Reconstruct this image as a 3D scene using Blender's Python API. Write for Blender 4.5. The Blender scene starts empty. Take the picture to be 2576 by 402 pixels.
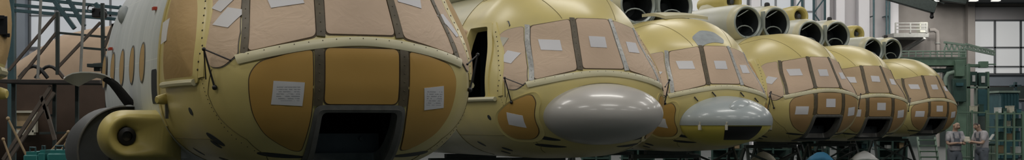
import bpy, math, random
from mathutils import Vector, Matrix
random.seed(7)
SC = bpy.context.scene
COL = SC.collection
R = math.radians
F, CX, HY, CZ = 3600.0, 1288.0, 308.0, 1.65      # focal length in px, principal column, horizon row, eye height
UNIT = 12.63

def at(px, py, depth):
    return Vector(((px - CX) / F * depth, depth, CZ - (py - HY) / F * depth))

# ------------------------------------------------------------------ materials
def mat(name, col, rough=.5, metal=0.0, noise=0.0, nscale=6.0, bump=0.0, bscale=30.0, emit=None, estr=1.0, spec=.5, col2=None, stretch=None, coat=0.0, crough=.3):
    m = bpy.data.materials.new(name); m.use_nodes = True
    nt = m.node_tree; n = nt.nodes; b = n['Principled BSDF']
    b.inputs['Base Color'].default_value = (*col, 1)
    b.inputs['Roughness'].default_value = rough
    b.inputs['Metallic'].default_value = metal
    b.inputs['Specular IOR Level'].default_value = spec
    b.inputs['Coat Weight'].default_value = coat; b.inputs['Coat Roughness'].default_value = crough
    if emit:
        b.inputs['Emission Color'].default_value = (*emit, 1)
        b.inputs['Emission Strength'].default_value = estr
    if noise or bump:
        tc = n.new('ShaderNodeTexCoord'); mp = n.new('ShaderNodeMapping')
        nt.links.new(tc.outputs['Object'], mp.inputs['Vector'])
        if stretch: mp.inputs['Scale'].default_value = stretch
    if noise:
        tx = n.new('ShaderNodeTexNoise'); tx.inputs['Scale'].default_value = nscale; tx.inputs['Detail'].default_value = 5
        nt.links.new(mp.outputs[0], tx.inputs['Vector'])
        rp = n.new('ShaderNodeValToRGB'); rp.color_ramp.elements[0].position = .32; rp.color_ramp.elements[1].position = .68
        c2 = col2 or tuple(c * (1 - noise) for c in col)
        rp.color_ramp.elements[0].color = (*c2, 1); rp.color_ramp.elements[1].color = (*col, 1)
        nt.links.new(tx.outputs['Fac'], rp.inputs['Fac']); nt.links.new(rp.outputs['Color'], b.inputs['Base Color'])
    if bump:
        t2 = n.new('ShaderNodeTexNoise'); t2.inputs['Scale'].default_value = bscale; t2.inputs['Detail'].default_value = 4
        nt.links.new(mp.outputs[0], t2.inputs['Vector'])
        bp = n.new('ShaderNodeBump'); bp.inputs['Strength'].default_value = bump; bp.inputs['Distance'].default_value = .02
        nt.links.new(t2.outputs['Fac'], bp.inputs['Height']); nt.links.new(bp.outputs['Normal'], b.inputs['Normal'])
    return m

def paper_mat():
    m = mat('notice_paper', (.66, .65, .66), .8)
    nt = m.node_tree; n = nt.nodes; b = n['Principled BSDF']
    tc = n.new('ShaderNodeTexCoord'); sp = n.new('ShaderNodeSeparateXYZ'); nt.links.new(tc.outputs['Generated'], sp.inputs[0])
    def mth(op, a, c, clamp=False):
        k = n.new('ShaderNodeMath'); k.operation = op; k.use_clamp = clamp
        for i, v in enumerate((a, c)):
            if isinstance(v, (int, float)): k.inputs[i].default_value = v
            else: nt.links.new(v, k.inputs[i])
        return k.outputs[0]
    z = sp.outputs['Z']; y = sp.outputs['Y']
    fr = mth('FRACT', mth('MULTIPLY', z, 11.0), 0)
    line = mth('LESS_THAN', fr, .45)
    inz = mth('MULTIPLY', mth('GREATER_THAN', z, .2), mth('LESS_THAN', z, .82))
    iny = mth('MULTIPLY', mth('GREATER_THAN', y, .14), mth('LESS_THAN', y, .86))
    tx = n.new('ShaderNodeTexNoise'); tx.inputs['Scale'].default_value = 9; nt.links.new(tc.outputs['Generated'], tx.inputs['Vector'])
    msk = mth('MULTIPLY', mth('MULTIPLY', line, mth('MULTIPLY', inz, iny)), mth('GREATER_THAN', tx.outputs['Fac'], .46))
    mx = n.new('ShaderNodeMix'); mx.data_type = 'RGBA'
    mx.inputs['A'].default_value = (.66, .65, .66, 1); mx.inputs['B'].default_value = (.36, .36, .38, 1)
    nt.links.new(msk, mx.inputs['Factor']); nt.links.new(mx.outputs['Result'], b.inputs['Base Color'])
    return m

def wrap_mat(name, col, col2, bump):
    m = mat(name, col, .62, noise=.1, nscale=2.2, col2=col2)
    nt = m.node_tree; n = nt.nodes; b = n['Principled BSDF']
    tc = n.new('ShaderNodeTexCoord'); mp = n.new('ShaderNodeMapping'); mp.inputs['Scale'].default_value = (1.2, 1.6, 2.4)
    nt.links.new(tc.outputs['Object'], mp.inputs['Vector'])
    t = n.new('ShaderNodeTexNoise'); t.inputs['Scale'].default_value = 1.7; t.inputs['Detail'].default_value = 3; t.inputs['Distortion'].default_value = 1.8
    nt.links.new(mp.outputs[0], t.inputs['Vector'])
    k = n.new('ShaderNodeMath'); k.operation = 'PINGPONG'; k.inputs[1].default_value = .16
    nt.links.new(t.outputs['Fac'], k.inputs[0])
    bp = n.new('ShaderNodeBump'); bp.inputs['Strength'].default_value = bump; bp.inputs['Distance'].default_value = .10
    nt.links.new(k.outputs[0], bp.inputs['Height']); nt.links.new(bp.outputs['Normal'], b.inputs['Normal'])
    return m

def skin_panels(name, col, col2, line):
    """painted metal skin with vertical frame lines and longitudinal lap joints"""
    m = mat(name, col, .48, noise=.2, nscale=2.2, col2=col2, stretch=(2.0, 1.0, .45))
    nt = m.node_tree; n = nt.nodes; b = n['Principled BSDF']
    src = b.inputs['Base Color'].links[0].from_socket
    tc = n.new('ShaderNodeTexCoord'); sp = n.new('ShaderNodeSeparateXYZ'); nt.links.new(tc.outputs['Object'], sp.inputs[0])
    def mth(op, a, c):
        k = n.new('ShaderNodeMath'); k.operation = op
        for i, v in enumerate((a, c)):
            if isinstance(v, (int, float)): k.inputs[i].default_value = v
            else: nt.links.new(v, k.inputs[i])
        return k.outputs[0]
    fx = mth('LESS_THAN', mth('FRACT', mth('MULTIPLY', sp.outputs['X'], 1.63), 0), .035)
    fz = mth('LESS_THAN', mth('FRACT', mth('MULTIPLY', sp.outputs['Z'], 1.31), 0), .012)
    mk = mth('MAXIMUM', fx, fz)
    mx = n.new('ShaderNodeMix'); mx.data_type = 'RGBA'
    nt.links.new(src, mx.inputs['A']); mx.inputs['B'].default_value = (*line, 1)
    nt.links.new(mk, mx.inputs['Factor']); nt.links.new(mx.outputs['Result'], b.inputs['Base Color'])
    return m

M = dict(
    yellow=mat('yellow_primer', (.645, .535, .205), .42, noise=.12, nscale=3.0, coat=.55, crough=.3, col2=(.60, .50, .20), bump=.05, bscale=5, spec=.4),
    yellowd=mat('yellow_fairing_paint', (.63, .52, .17), .38, noise=.1, nscale=3, spec=.45),
    yellow_lit=mat('yellow_paint_light_lifted', (.72, .61, .11), .38, noise=.06, nscale=3, spec=.45),  # bright yellow of the radome base, lightened further for light from below
    ivory=mat('pale_yellow_primer', (.64, .585, .37), .48, noise=.1, nscale=2.5, coat=.4, col2=(.58, .545, .37)),
    cowl=mat('pale_grey_cowl', (.60, .60, .55), .45, noise=.12, nscale=1.6, col2=(.56, .56, .44), coat=.2),
    grey=skin_panels('bare_grey_skin', (.62, .655, .67), (.52, .56, .57), (.68, .71, .70)),
    tan=wrap_mat('tan_wrapping_paper', (.60, .445, .32), (.55, .41, .29), .16),
    tanflat=wrap_mat('smooth_tan_paper', (.60, .44, .315), (.56, .41, .29), .07),
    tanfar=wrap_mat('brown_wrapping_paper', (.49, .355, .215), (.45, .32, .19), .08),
    blister=wrap_mat('amber_brown_cover', (.47, .31, .13), (.42, .27, .11), .08),
    chin=mat('amber_masked_glass', (.52, .31, .085), .36, noise=.1, nscale=1.6, col2=(.48, .28, .07), spec=.35),
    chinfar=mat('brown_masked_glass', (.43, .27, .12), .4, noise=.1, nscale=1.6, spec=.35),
    gasket=mat('dark_seal', (.10, .065, .03), .6),
    mull=mat('olive_brown_strip', (.12, .095, .055), .5, noise=.3, nscale=14),
    silver=mat('scuffed_aluminium_strip', (.46, .46, .44), .42, metal=.3, noise=.35, nscale=25),
    rivet=mat('pale_rivet', (.5, .48, .42), .4),
    drivet=mat('dark_rivet', (.05, .04, .03), .5),
    seam=mat('seam_line', (.16, .13, .05), .7),
    frame=mat('grey_frame_metal', (.17, .165, .15), .45, metal=.2, noise=.3, nscale=9),
    dark=mat('dark_interior', (.012, .016, .018), .7),
    darkplate=mat('dark_grey_plate', (.07, .075, .08), .5, noise=.2),
    portdark=mat('dark_port_cover', (.03, .035, .038), .5),
    black=mat('black_metal', (.012, .011, .012), .45),
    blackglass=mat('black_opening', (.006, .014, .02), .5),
    paper=paper_mat(), plain=mat('plain_paper', (.66, .65, .67), .8),
    radome=mat('grey_radome', (.45, .43, .40), .35, noise=.04, nscale=1.5, coat=.35, crough=.13),
    bluegrey=mat('blue_grey_radome', (.36, .40, .41), .35, noise=.08, nscale=2, coat=.35, crough=.13),
    patch=mat('grey_primer_patch', (.34, .37, .38), .5, noise=.2, nscale=9),
    red=mat('red_lens', (.45, .05, .02), .25),
    white=mat('white_enamel', (.68, .69, .68), .35, noise=.06, nscale=3),
    ring=mat('grey_green_intake_ring', (.36, .40, .38), .4, metal=.3),
    steel=mat('dark_green_steel', (.045, .06, .055), .5, noise=.3, nscale=8),
    brownsteel=mat('brown_steel_tube', (.16, .125, .10), .5, noise=.3, nscale=8),
    teal=mat('teal_steel', (.05, .105, .12), .5, noise=.25, nscale=5),
    tealbox=mat('teal_machine_paint', (.03, .22, .21), .45, noise=.2, nscale=4),
    pale=mat('pale_steel_pole', (.32, .32, .30), .45, noise=.2),
    oldtan=mat('tan_fuselage_skin', (.53, .38, .26), .6, noise=.14, nscale=2.5),
    oldbrown_shaded=mat('shaded_brown_fuselage_skin', (.095, .06, .042), .6, noise=.25, nscale=2.5),  # brown lower skin with the platform's shade mixed into its colour
    plank=mat('dark_plank', (.06, .05, .045), .7, noise=.3),
    jig=mat('green_jig_paint', (.15, .25, .18), .5, noise=.25, nscale=3),
    jigd=mat('deep_green_panel', (.035, .085, .07), .5, noise=.25, nscale=3),
    jigp=mat('pale_green_paint', (.30, .40, .33), .5, noise=.2, nscale=3),
    tealcab=mat('teal_cabinet', (.04, .13, .15), .45, noise=.25, nscale=4),
    cream=mat('cream_panel', (.55, .52, .42), .6, noise=.15),
    floor=mat('hall_floor', (.035, .045, .042), .5, noise=.35, nscale=.6),
    wall=mat('pale_plaster_wall', (.52, .50, .51), .8, noise=.08, nscale=.5),
    tanwall=mat('taupe_brick_wall', (.30, .275, .255), .8, noise=.15, nscale=1.2),
    pillar=mat('white_pillar', (.60, .59, .61), .7, noise=.05, nscale=.6),
    ceil=mat('dark_ceiling', (.05, .06, .065), .8),
    daylight=mat('daylit_glass', (.3, .3, .3), .3, emit=(.98, .99, .98), estr=.35),
    bluelight=mat('hazy_daylit_glass', (.2, .2, .2), .3, emit=(.90, .95, 1.0), estr=.36),
    lamp=mat('lamp_diffuser', (.7, .7, .7), .4, emit=(1, .98, .92), estr=.9),
    mulw=mat('window_bar_paint', (.14, .15, .16), .5),
    clutter_dark=mat('dark_green_clutter_tone', (.05, .075, .065), .6, noise=.4, nscale=.9, col2=(.03, .04, .04)),  # tone of the added dark band at the wall foot
    band=mat('blue_grey_wall_band', (.20, .23, .27), .8, noise=.1, nscale=.8),
    skin=mat('skin_tone', (.46, .30, .22), .5), hair=mat('dark_hair', (.04, .03, .025), .7),
    denim=mat('grey_blue_overalls', (.13, .15, .18), .8, noise=.3, nscale=9),
    shirt=mat('light_grey_shirt', (.50, .48, .50), .8, noise=.15, nscale=9),
    patt=mat('white_and_navy_shirt', (.58, .56, .58), .8, noise=.8, nscale=4.5, col2=(.06, .07, .10)),
    blue=mat('blue_cloth', (.05, .25, .45), .7), orange=mat('orange_paint', (.5, .12, .03), .5),
    wood=mat('raw_wood', (.42, .30, .17), .6, noise=.2), hose=mat('black_rubber', (.015, .015, .015), .5),
)

# ------------------------------------------------------------------ mesh builder
class MB:
    def __init__(s): s.v = []; s.f = []
    def add(s, vs, fs):
        o = len(s.v); s.v += [tuple(v) for v in vs]; s.f += [tuple(i + o for i in f) for f in fs]; return s
    def box(s, c, d, rz=0.0, mtx=None):
        x, y, z = d[0] / 2, d[1] / 2, d[2] / 2
        b = min(x, y, z) * .12
        vs = []
        for sx in (-1, 1):
            for sy in (-1, 1):
                for sz in (-1, 1):
                    for k in range(3):
                        p = [sx * x, sy * y, sz * z]
                        for j in range(3):
                            if j != k: p[j] -= (sx, sy, sz)[j] * b
                        vs.append(p)
        idx = lambda sx, sy, sz, k: ((sx > 0) * 4 + (sy > 0) * 2 + (sz > 0)) * 3 + k
        fs = []
        S = (-1, 1)
        for k in range(3):
            o = [j for j in range(3) if j != k]
            for sg in S:
                q = []
                for a, c2 in ((-1, -1), (1, -1), (1, 1), (-1, 1)):
                    t = [0, 0, 0]; t[k] = sg; t[o[0]] = a; t[o[1]] = c2
                    q.append(idx(*t, k))
                flip = (sg > 0) != (k != 1)
                fs.append(q[::-1] if flip else q)
        for k in range(3):                      # bevelled edges along axis k
            o = [j for j in range(3) if j != k]
            for a in S:
                for c2 in S:
                    t = [0, 0, 0]; t[o[0]] = a; t[o[1]] = c2
                    t1 = t[:]; t1[k] = -1; t2 = t[:]; t2[k] = 1
                    q = [idx(*t1, o[0]), idx(*t2, o[0]), idx(*t2, o[1]), idx(*t1, o[1])]
                    fs.append(q)
        for sx in S:
            for sy in S:
                for sz in S:
                    fs.append([idx(sx, sy, sz, k) for k in range(3)])
        Mx = mtx or (Matrix.Rotation(rz, 3, 'Z'))
        c = Vector(c)
        return s.add([Mx @ Vector(p) + c for p in vs], fs)
    def tube(s, pts, r, n=8, caps=True):
        pts = [Vector(p) for p in pts]; rs = r if isinstance(r, (list, tuple)) else [r] * len(pts)
        vs = []; prev = None
        for i, p in enumerate(pts):
            d = (pts[min(i + 1, len(pts) - 1)] - pts[max(i - 1, 0)]).normalized()
            u = d.orthogonal().normalized() if prev is None else (prev - d * prev.dot(d)).normalized()
            prev = u; w = d.cross(u)
            vs += [p + (u * math.cos(2 * math.pi * k / n) + w * math.sin(2 * math.pi * k / n)) * rs[i] for k in range(n)]
        fs = []
        for i in range(len(pts) - 1):
            for k in range(n):
                a, b2 = i * n + k, i * n + (k + 1) % n
                fs.append((a, b2, b2 + n, a + n))
        if caps: fs += [tuple(range(n))[::-1], tuple(range((len(pts) - 1) * n, len(pts) * n))]
        return s.add(vs, fs)
    def beam(s, p0, p1, w, h):
        p0, p1 = Vector(p0), Vector(p1); d = p1 - p0; L_ = d.length; d.normalize()
        up = Vector((0, 0, 1)) if abs(d.z) < .95 else Vector((0, 1, 0))
        side = d.cross(up).normalized(); up = side.cross(d)
        return s.box((p0 + p1) / 2, (L_, w, h), mtx=Matrix((d, side, up)).transposed())
    def lathe(s, prof, c, axis, n=40):
        """prof: (distance along axis, radius)"""
        c = Vector(c); a = Vector(axis).normalized(); u = a.orthogonal().normalized(); w = a.cross(u)
        vs = []; fs = []
        for (h, r) in prof:
            vs += [c + a * h + (u * math.cos(2 * math.pi * k / n) + w * math.sin(2 * math.pi * k / n)) * r for k in range(n)]
        for i in range(len(prof) - 1):
            for k in range(n):
                p, q = i * n + k, i * n + (k + 1) % n
                fs.append((p, q, q + n, p + n))
        return s.add(vs, fs)
    def ball(s, c, r, n=10, m=7):
        rx, ry, rz = r if isinstance(r, (list, tuple)) else (r, r, r)
        vs = [(c[0] + rx * math.sin(math.pi * i / m) * math.cos(2 * math.pi * k / n), c[1] + ry * math.sin(math.pi * i / m) * math.sin(2 * math.pi * k / n), c[2] + rz * math.cos(math.pi * i / m)) for i in range(m + 1) for k in range(n)]
        fs = [(i * n + k, (i + 1) * n + k, (i + 1) * n + (k + 1) % n, i * n + (k + 1) % n) for i in range(m) for k in range(n)]
        return s.add(vs, fs)
    def grid(s, rows, close=False):
        n = len(rows[0]); vs = [p for r_ in rows for p in r_]; fs = []
        for i in range(len(rows) - 1):
            for k in range(n if close else n - 1):
                a, b = i * n + k, i * n + (k + 1) % n
                fs.append((a, b, b + n, a + n))
        return s.add(vs, fs)
    def mesh(s, name, m, smooth=True, angle=40):
        me = bpy.data.meshes.new(name); me.from_pydata(s.v, [], s.f)
        me.materials.append(m)
        import bmesh
        bm = bmesh.new(); bm.from_mesh(me)
        bmesh.ops.remove_doubles(bm, verts=bm.verts, dist=1e-5)
        bmesh.ops.recalc_face_normals(bm, faces=bm.faces)
        if smooth:
            for f in bm.faces: f.smooth = True
            for e in bm.edges:
                if len(e.link_faces) == 2 and e.calc_face_angle(0) > R(angle): e.smooth = False
        bm.to_mesh(me); bm.free()
        return me

def link(name, me, parent=None, loc=None):
    o = bpy.data.objects.new(name, me); COL.objects.link(o)
    if parent: o.parent = parent
    if loc is not None: o.location = loc
    return o
def tag(o, label=None, cat=None, group=None, kind=None):
    for k, v in (('label', label), ('category', cat), ('group', group), ('kind', kind)):
        if v: o[k] = v
    return o
def empty(name, loc, rz=0.0, **kw):
    o = bpy.data.objects.new(name, None); COL.objects.link(o); o.empty_display_size = .2
    o.location = loc; o.rotation_euler = (0, 0, rz); return tag(o, **kw)
CACHE = {}
def part(name, key, fn, m, parent, label=None, angle=40):
    """fn() -> MB, shared between copies that carry the same key"""
    if key is None or key not in CACHE:
        me = fn().mesh(name, m, angle=angle)
        if key: CACHE[key] = me
    else: me = CACHE[key]
    o = link(name, me, parent)
    if label: o['label'] = label
    return o
def piece(name, mb, m, parent=None, **kw):
    return tag(link(name, mb.mesh(name, m), parent), **kw)

# ------------------------------------------------------------------ the helicopter nose surface (local: x forward, y port, z up)
ZP = [1.15, 1.19, 1.25, 1.32, 1.42, 1.6, 1.8, 2.0, 2.2, 2.4, 2.6, 2.8, 3.0, 3.15, 3.3, 3.45, 3.6, 3.70, 3.75]
LP = [0, .75, 1.10, 1.28, 1.42, 1.57, 1.67, 1.715, 1.72, 1.68, 1.60, 1.51, 1.41, 1.31, 1.14, .92, .62, .33, 0]
def pchip(xs, ys):
    n = len(xs); h = [xs[i + 1] - xs[i] for i in range(n - 1)]; d = [(ys[i + 1] - ys[i]) / h[i] for i in range(n - 1)]
    mm = [d[0]] + [0 if d[i - 1] * d[i] <= 0 else 2 * d[i - 1] * d[i] / (d[i - 1] + d[i]) for i in range(1, n - 1)] + [d[-1]]
    def f(x):
        x = min(max(x, xs[0]), xs[-1]); i = 0
        while i < n - 2 and x > xs[i + 1]: i += 1
        t = (x - xs[i]) / h[i]; t2, t3 = t * t, t * t * t
        return (2 * t3 - 3 * t2 + 1) * ys[i] + (t3 - 2 * t2 + t) * h[i] * mm[i] + (3 * t2 - 2 * t3) * ys[i + 1] + (t3 - t2) * h[i] * mm[i + 1]
    return f
Lz = pchip(ZP, LP)
ZB, ZT, ZC, WM = 1.15, 3.75, 2.1, 1.38
def Wz(z):
    lo = z < ZC; H = ZC - ZB if lo else ZT - ZC; m = 2.7 if lo else 2.4
    t = min(abs(z - ZC) / H, 1); return WM * max(1 - t ** m, 0) ** (1 / m)
def NZ(z):
    t = min(max((z - 2.0) / .9, 0), 1); return 3 - 1.2 * t * t * (3 - 2 * t)
def imp(x, y, z):
    l, w = max(Lz(z), 1e-4), max(Wz(z), 1e-4)
    n = NZ(z); return (max(x, 0) / l) ** n + (abs(y) / w) ** n - 1
def nrm(x, y, z):
    e = 2e-3
    g = Vector((imp(x + e, y, z) - imp(x - e, y, z), imp(x, y + e, z) - imp(x, y - e, z), imp(x, y, z + e) - imp(x, y, z - e)))
    return g.normalized() if g.length > 1e-9 else Vector((1, 0, 0))
def onF(y, z, off=0.0):
    t = min(abs(y) / max(Wz(z), 1e-4), .995); n = NZ(z); p = Vector((Lz(z) * (1 - t ** n) ** (1 / n), y, z))
    return p + nrm(*p) * off
def onS(x, z, side, off=0.0):
    t = min(max(x, 0) / max(Lz(z), 1e-4), .985); n = NZ(z); p = Vector((x, side * Wz(z) * (1 - t ** n) ** (1 / n), z))
    return p + nrm(*p) * off
def onR(x, y, off=0.0, top=True):
    """surface from above (roof) or below: bisect z"""
    a, b = (ZC, ZT) if top else (ZC, ZB)
    for _ in range(40):
        m = (a + b) / 2
        if imp(x, y, m) < 0: a = m
        else: b = m
    p = Vector((x, y, a)); return p + nrm(x, y, a) * off

def rpoly(pts, r, seg=5, sub=6):
    """rounded polygon; r one radius or one per corner; edges subdivided"""
    n = len(pts); out = []
    P = [Vector(p) for p in pts]; rs = r if isinstance(r, (list, tuple)) else [r] * n
    cor = []
    for i in range(n):
        p, a, b = P[i], P[i - 1], P[(i + 1) % n]
        u, v = (a - p), (b - p); rr = min(rs[i], u.length * .45, v.length * .45); u.normalize(); v.normalize()
        s_, e_ = p + u * rr, p + v * rr
        cor.append([s_.lerp(p, t).lerp(p.lerp(e_, t), t) for t in [k / seg for k in range(seg + 1)]])
    for i in range(n):
        out += cor[i]; q0, q1 = cor[i][-1], cor[(i + 1) % n][0]
        out += [q0.lerp(q1, k / sub) for k in range(1, sub)]
    return [(p.x, p.y) for p in out]
def patch(mb, outl, fmap, off, bulge=0.0, rim=.012, rings=(1, .97, .86, .72, .56, .4, .24, .1), c=None):
    cx = c[0] if c else sum(p[0] for p in outl) / len(outl); cy = c[1] if c else sum(p[1] for p in outl) / len(outl)
    rows = [[fmap(p[0], p[1], off - rim) for p in outl]]
    for t in rings:
        rows.append([fmap(cx + (p[0] - cx) * t, cy + (p[1] - cy) * t, off + bulge * (1 - t ** 2.2)) for p in outl])
    rows.append([fmap(cx, cy, off + bulge)] * len(outl))
    mb.grid(rows, close=True); return mb
def ringstrip(mb, o1, o2, fmap, off1, off2, inner=-.1, outer=0.0):
    mb.grid([[fmap(*p, inner) for p in o1], [fmap(*p, off1) for p in o1], [fmap(*p, off2) for p in o2], [fmap(*p, outer) for p in o2]], close=True); return mb
def strip(mb, c0, c1, w0, w1, fmap, off, n=14):
    """raised strip between two parameter points"""
    d = Vector((c1[0] - c0[0], c1[1] - c0[1])).normalized(); nn = Vector((-d.y, d.x)); rows = []
    for i in range(n + 1):
        t = i / n; p = Vector(c0).lerp(Vector(c1), t); w = (w0 + (w1 - w0) * t) / 2
        rows.append([fmap(*(p - nn * w), 0), fmap(*(p - nn * w), off), fmap(*p, off * 1.15), fmap(*(p + nn * w), off), fmap(*(p + nn * w), 0)])
    mb.grid(rows); return mb
def pstrip(mb, pts, w, fmap, off):
    """raised strip following a polyline of parameter points"""
    rows = []
    for i, p in enumerate(pts):
        a, b = Vector(pts[max(i - 1, 0)]), Vector(pts[min(i + 1, len(pts) - 1)]); d = (b - a).normalized(); nn = Vector((-d.y, d.x)); p = Vector(p)
        rows.append([fmap(*(p + nn * w * k), o) for k, o in ((-.5, 0), (-.46, off * .75), (-.25, off), (0, off * 1.08), (.25, off), (.46, off * .75), (.5, 0))])
    mb.grid(rows); return mb
def line(mb, pts, fmap, r=.004, off=.001):
    mb.tube([fmap(*p, off) for p in pts], r, 6); return mb
def dense(pts, n=8):
    out = []
    for a, b in zip(pts, pts[1:]): out += [(a[0] + (b[0] - a[0]) * k / n, a[1] + (b[1] - a[1]) * k / n) for k in range(n)]
    return out + [pts[-1]]
def inpoly(x, y, P):
    c = False
    for i in range(len(P)):
        (x1, y1), (x2, y2) = P[i - 1], P[i]
        if (y1 > y) != (y2 > y) and x < (x2 - x1) * (y - y1) / (y2 - y1) + x1: c = not c
    return c

OPEN_IN = rpoly([(-.345, 1.745), (.345, 1.745), (.35, 1.5), (.33, 1.255), (-.33, 1.255), (-.35, 1.5)], [.05, .05, .3, .05, .05, .3])
OPEN_MID = rpoly([(-.385, 1.775), (.385, 1.775), (.395, 1.5), (.385, 1.225), (-.385, 1.225), (-.395, 1.5)], [.06, .06, .3, .05, .05, .3])
OPEN_OUT = rpoly([(-.415, 1.805), (.415, 1.805), (.43, 1.5), (.43, 1.20), (-.43, 1.20), (-.43, 1.5)], [.07, .07, .3, .05, .05, .3])
DOOR = [(-.27, 2.02), (.71, 2.02), (.60, 2.57), (.33, 3.07), (-.27, 3.07)]          # side window, (x, z)
CHIN = [(.445, 2.278), (.62, 2.25), (.88, 2.175), (.955, 2.06), (.95, 1.90), (.91, 1.72), (.80, 1.555), (.66, 1.465), (.54, 1.41), (.465, 1.405), (.455, 1.52), (.44, 1.70)]
CHIN_R = [.03, .2, .09, .1, .1, .14, .16, .1, .05, .03, .1, .2]

def shell(open_chin, open_side):
    mb = MB(); rows = []
    nz, na = 84, 110
    zs = []
    for i in range(nz + 1):
        a = -math.pi / 2 + math.pi * i / nz; sn = math.sin(a)
        zs.append(ZC + (ZT - ZC if sn > 0 else ZC - ZB) * sn)
    for z in zs:
        l, w, NP = Lz(z), Wz(z), NZ(z); row = []
        for x in (-.75, -.6, -.45, -.3, -.15): row.append(Vector((x, -w, z)))
        for k in range(na + 1):
            f = -math.pi / 2 + math.pi * k / na; c, s_ = max(math.cos(f), 0), math.sin(f)
            r = (c ** NP + abs(s_) ** NP) ** (-1 / NP); row.append(Vector((l * r * c, w * r * s_, z)))
        for x in (-.15, -.3, -.45, -.6, -.75): row.append(Vector((x, w, z)))
        rows.append(row)
    mb.grid(rows)
    if open_chin or open_side:
        keep = []
        for f in mb.f:
            c = sum((Vector(mb.v[i]) for i in f), Vector()) / len(f)
            if open_chin and c.x > .5 and inpoly(c.y, c.z, OPEN_MID): continue
            if open_side and c.y < -.6 and inpoly(c.x, c.z, DOOR): continue
            keep.append(f)
        mb.f = keep
    return mb

def cabin():
    mb = MB(); rows = []
    for x, s, dz in ((-.75, 1, 0), (-1.5, 1, 0), (-3, 1, 0), (-4.2, 1, 0), (-5.0, .985, .01), (-5.6, .93, .06), (-6.2, .82, .2), (-6.9, .62, .48), (-7.6, .42, .8), (-8.3, .33, .98)):
        row = []
        for i in range(97):
            a = -math.pi / 2 + 2 * math.pi * i / 96; sn = math.sin(a); z = ZC + (ZT - ZC if sn > 0 else ZC - ZB) * sn
            y = Wz(z) * (1 if math.cos(a) >= 0 else -1)
            row.append(Vector((x, y * s, ZC + (z - ZC) * s + dz)))
        rows.append(row)
    mb.grid(rows); o = len(mb.v)
    mb.add([(-8.32, 0, ZC + .98)] + rows[-1], [(0, i + 1, i + 2) for i in range(96)])
    return mb

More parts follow.
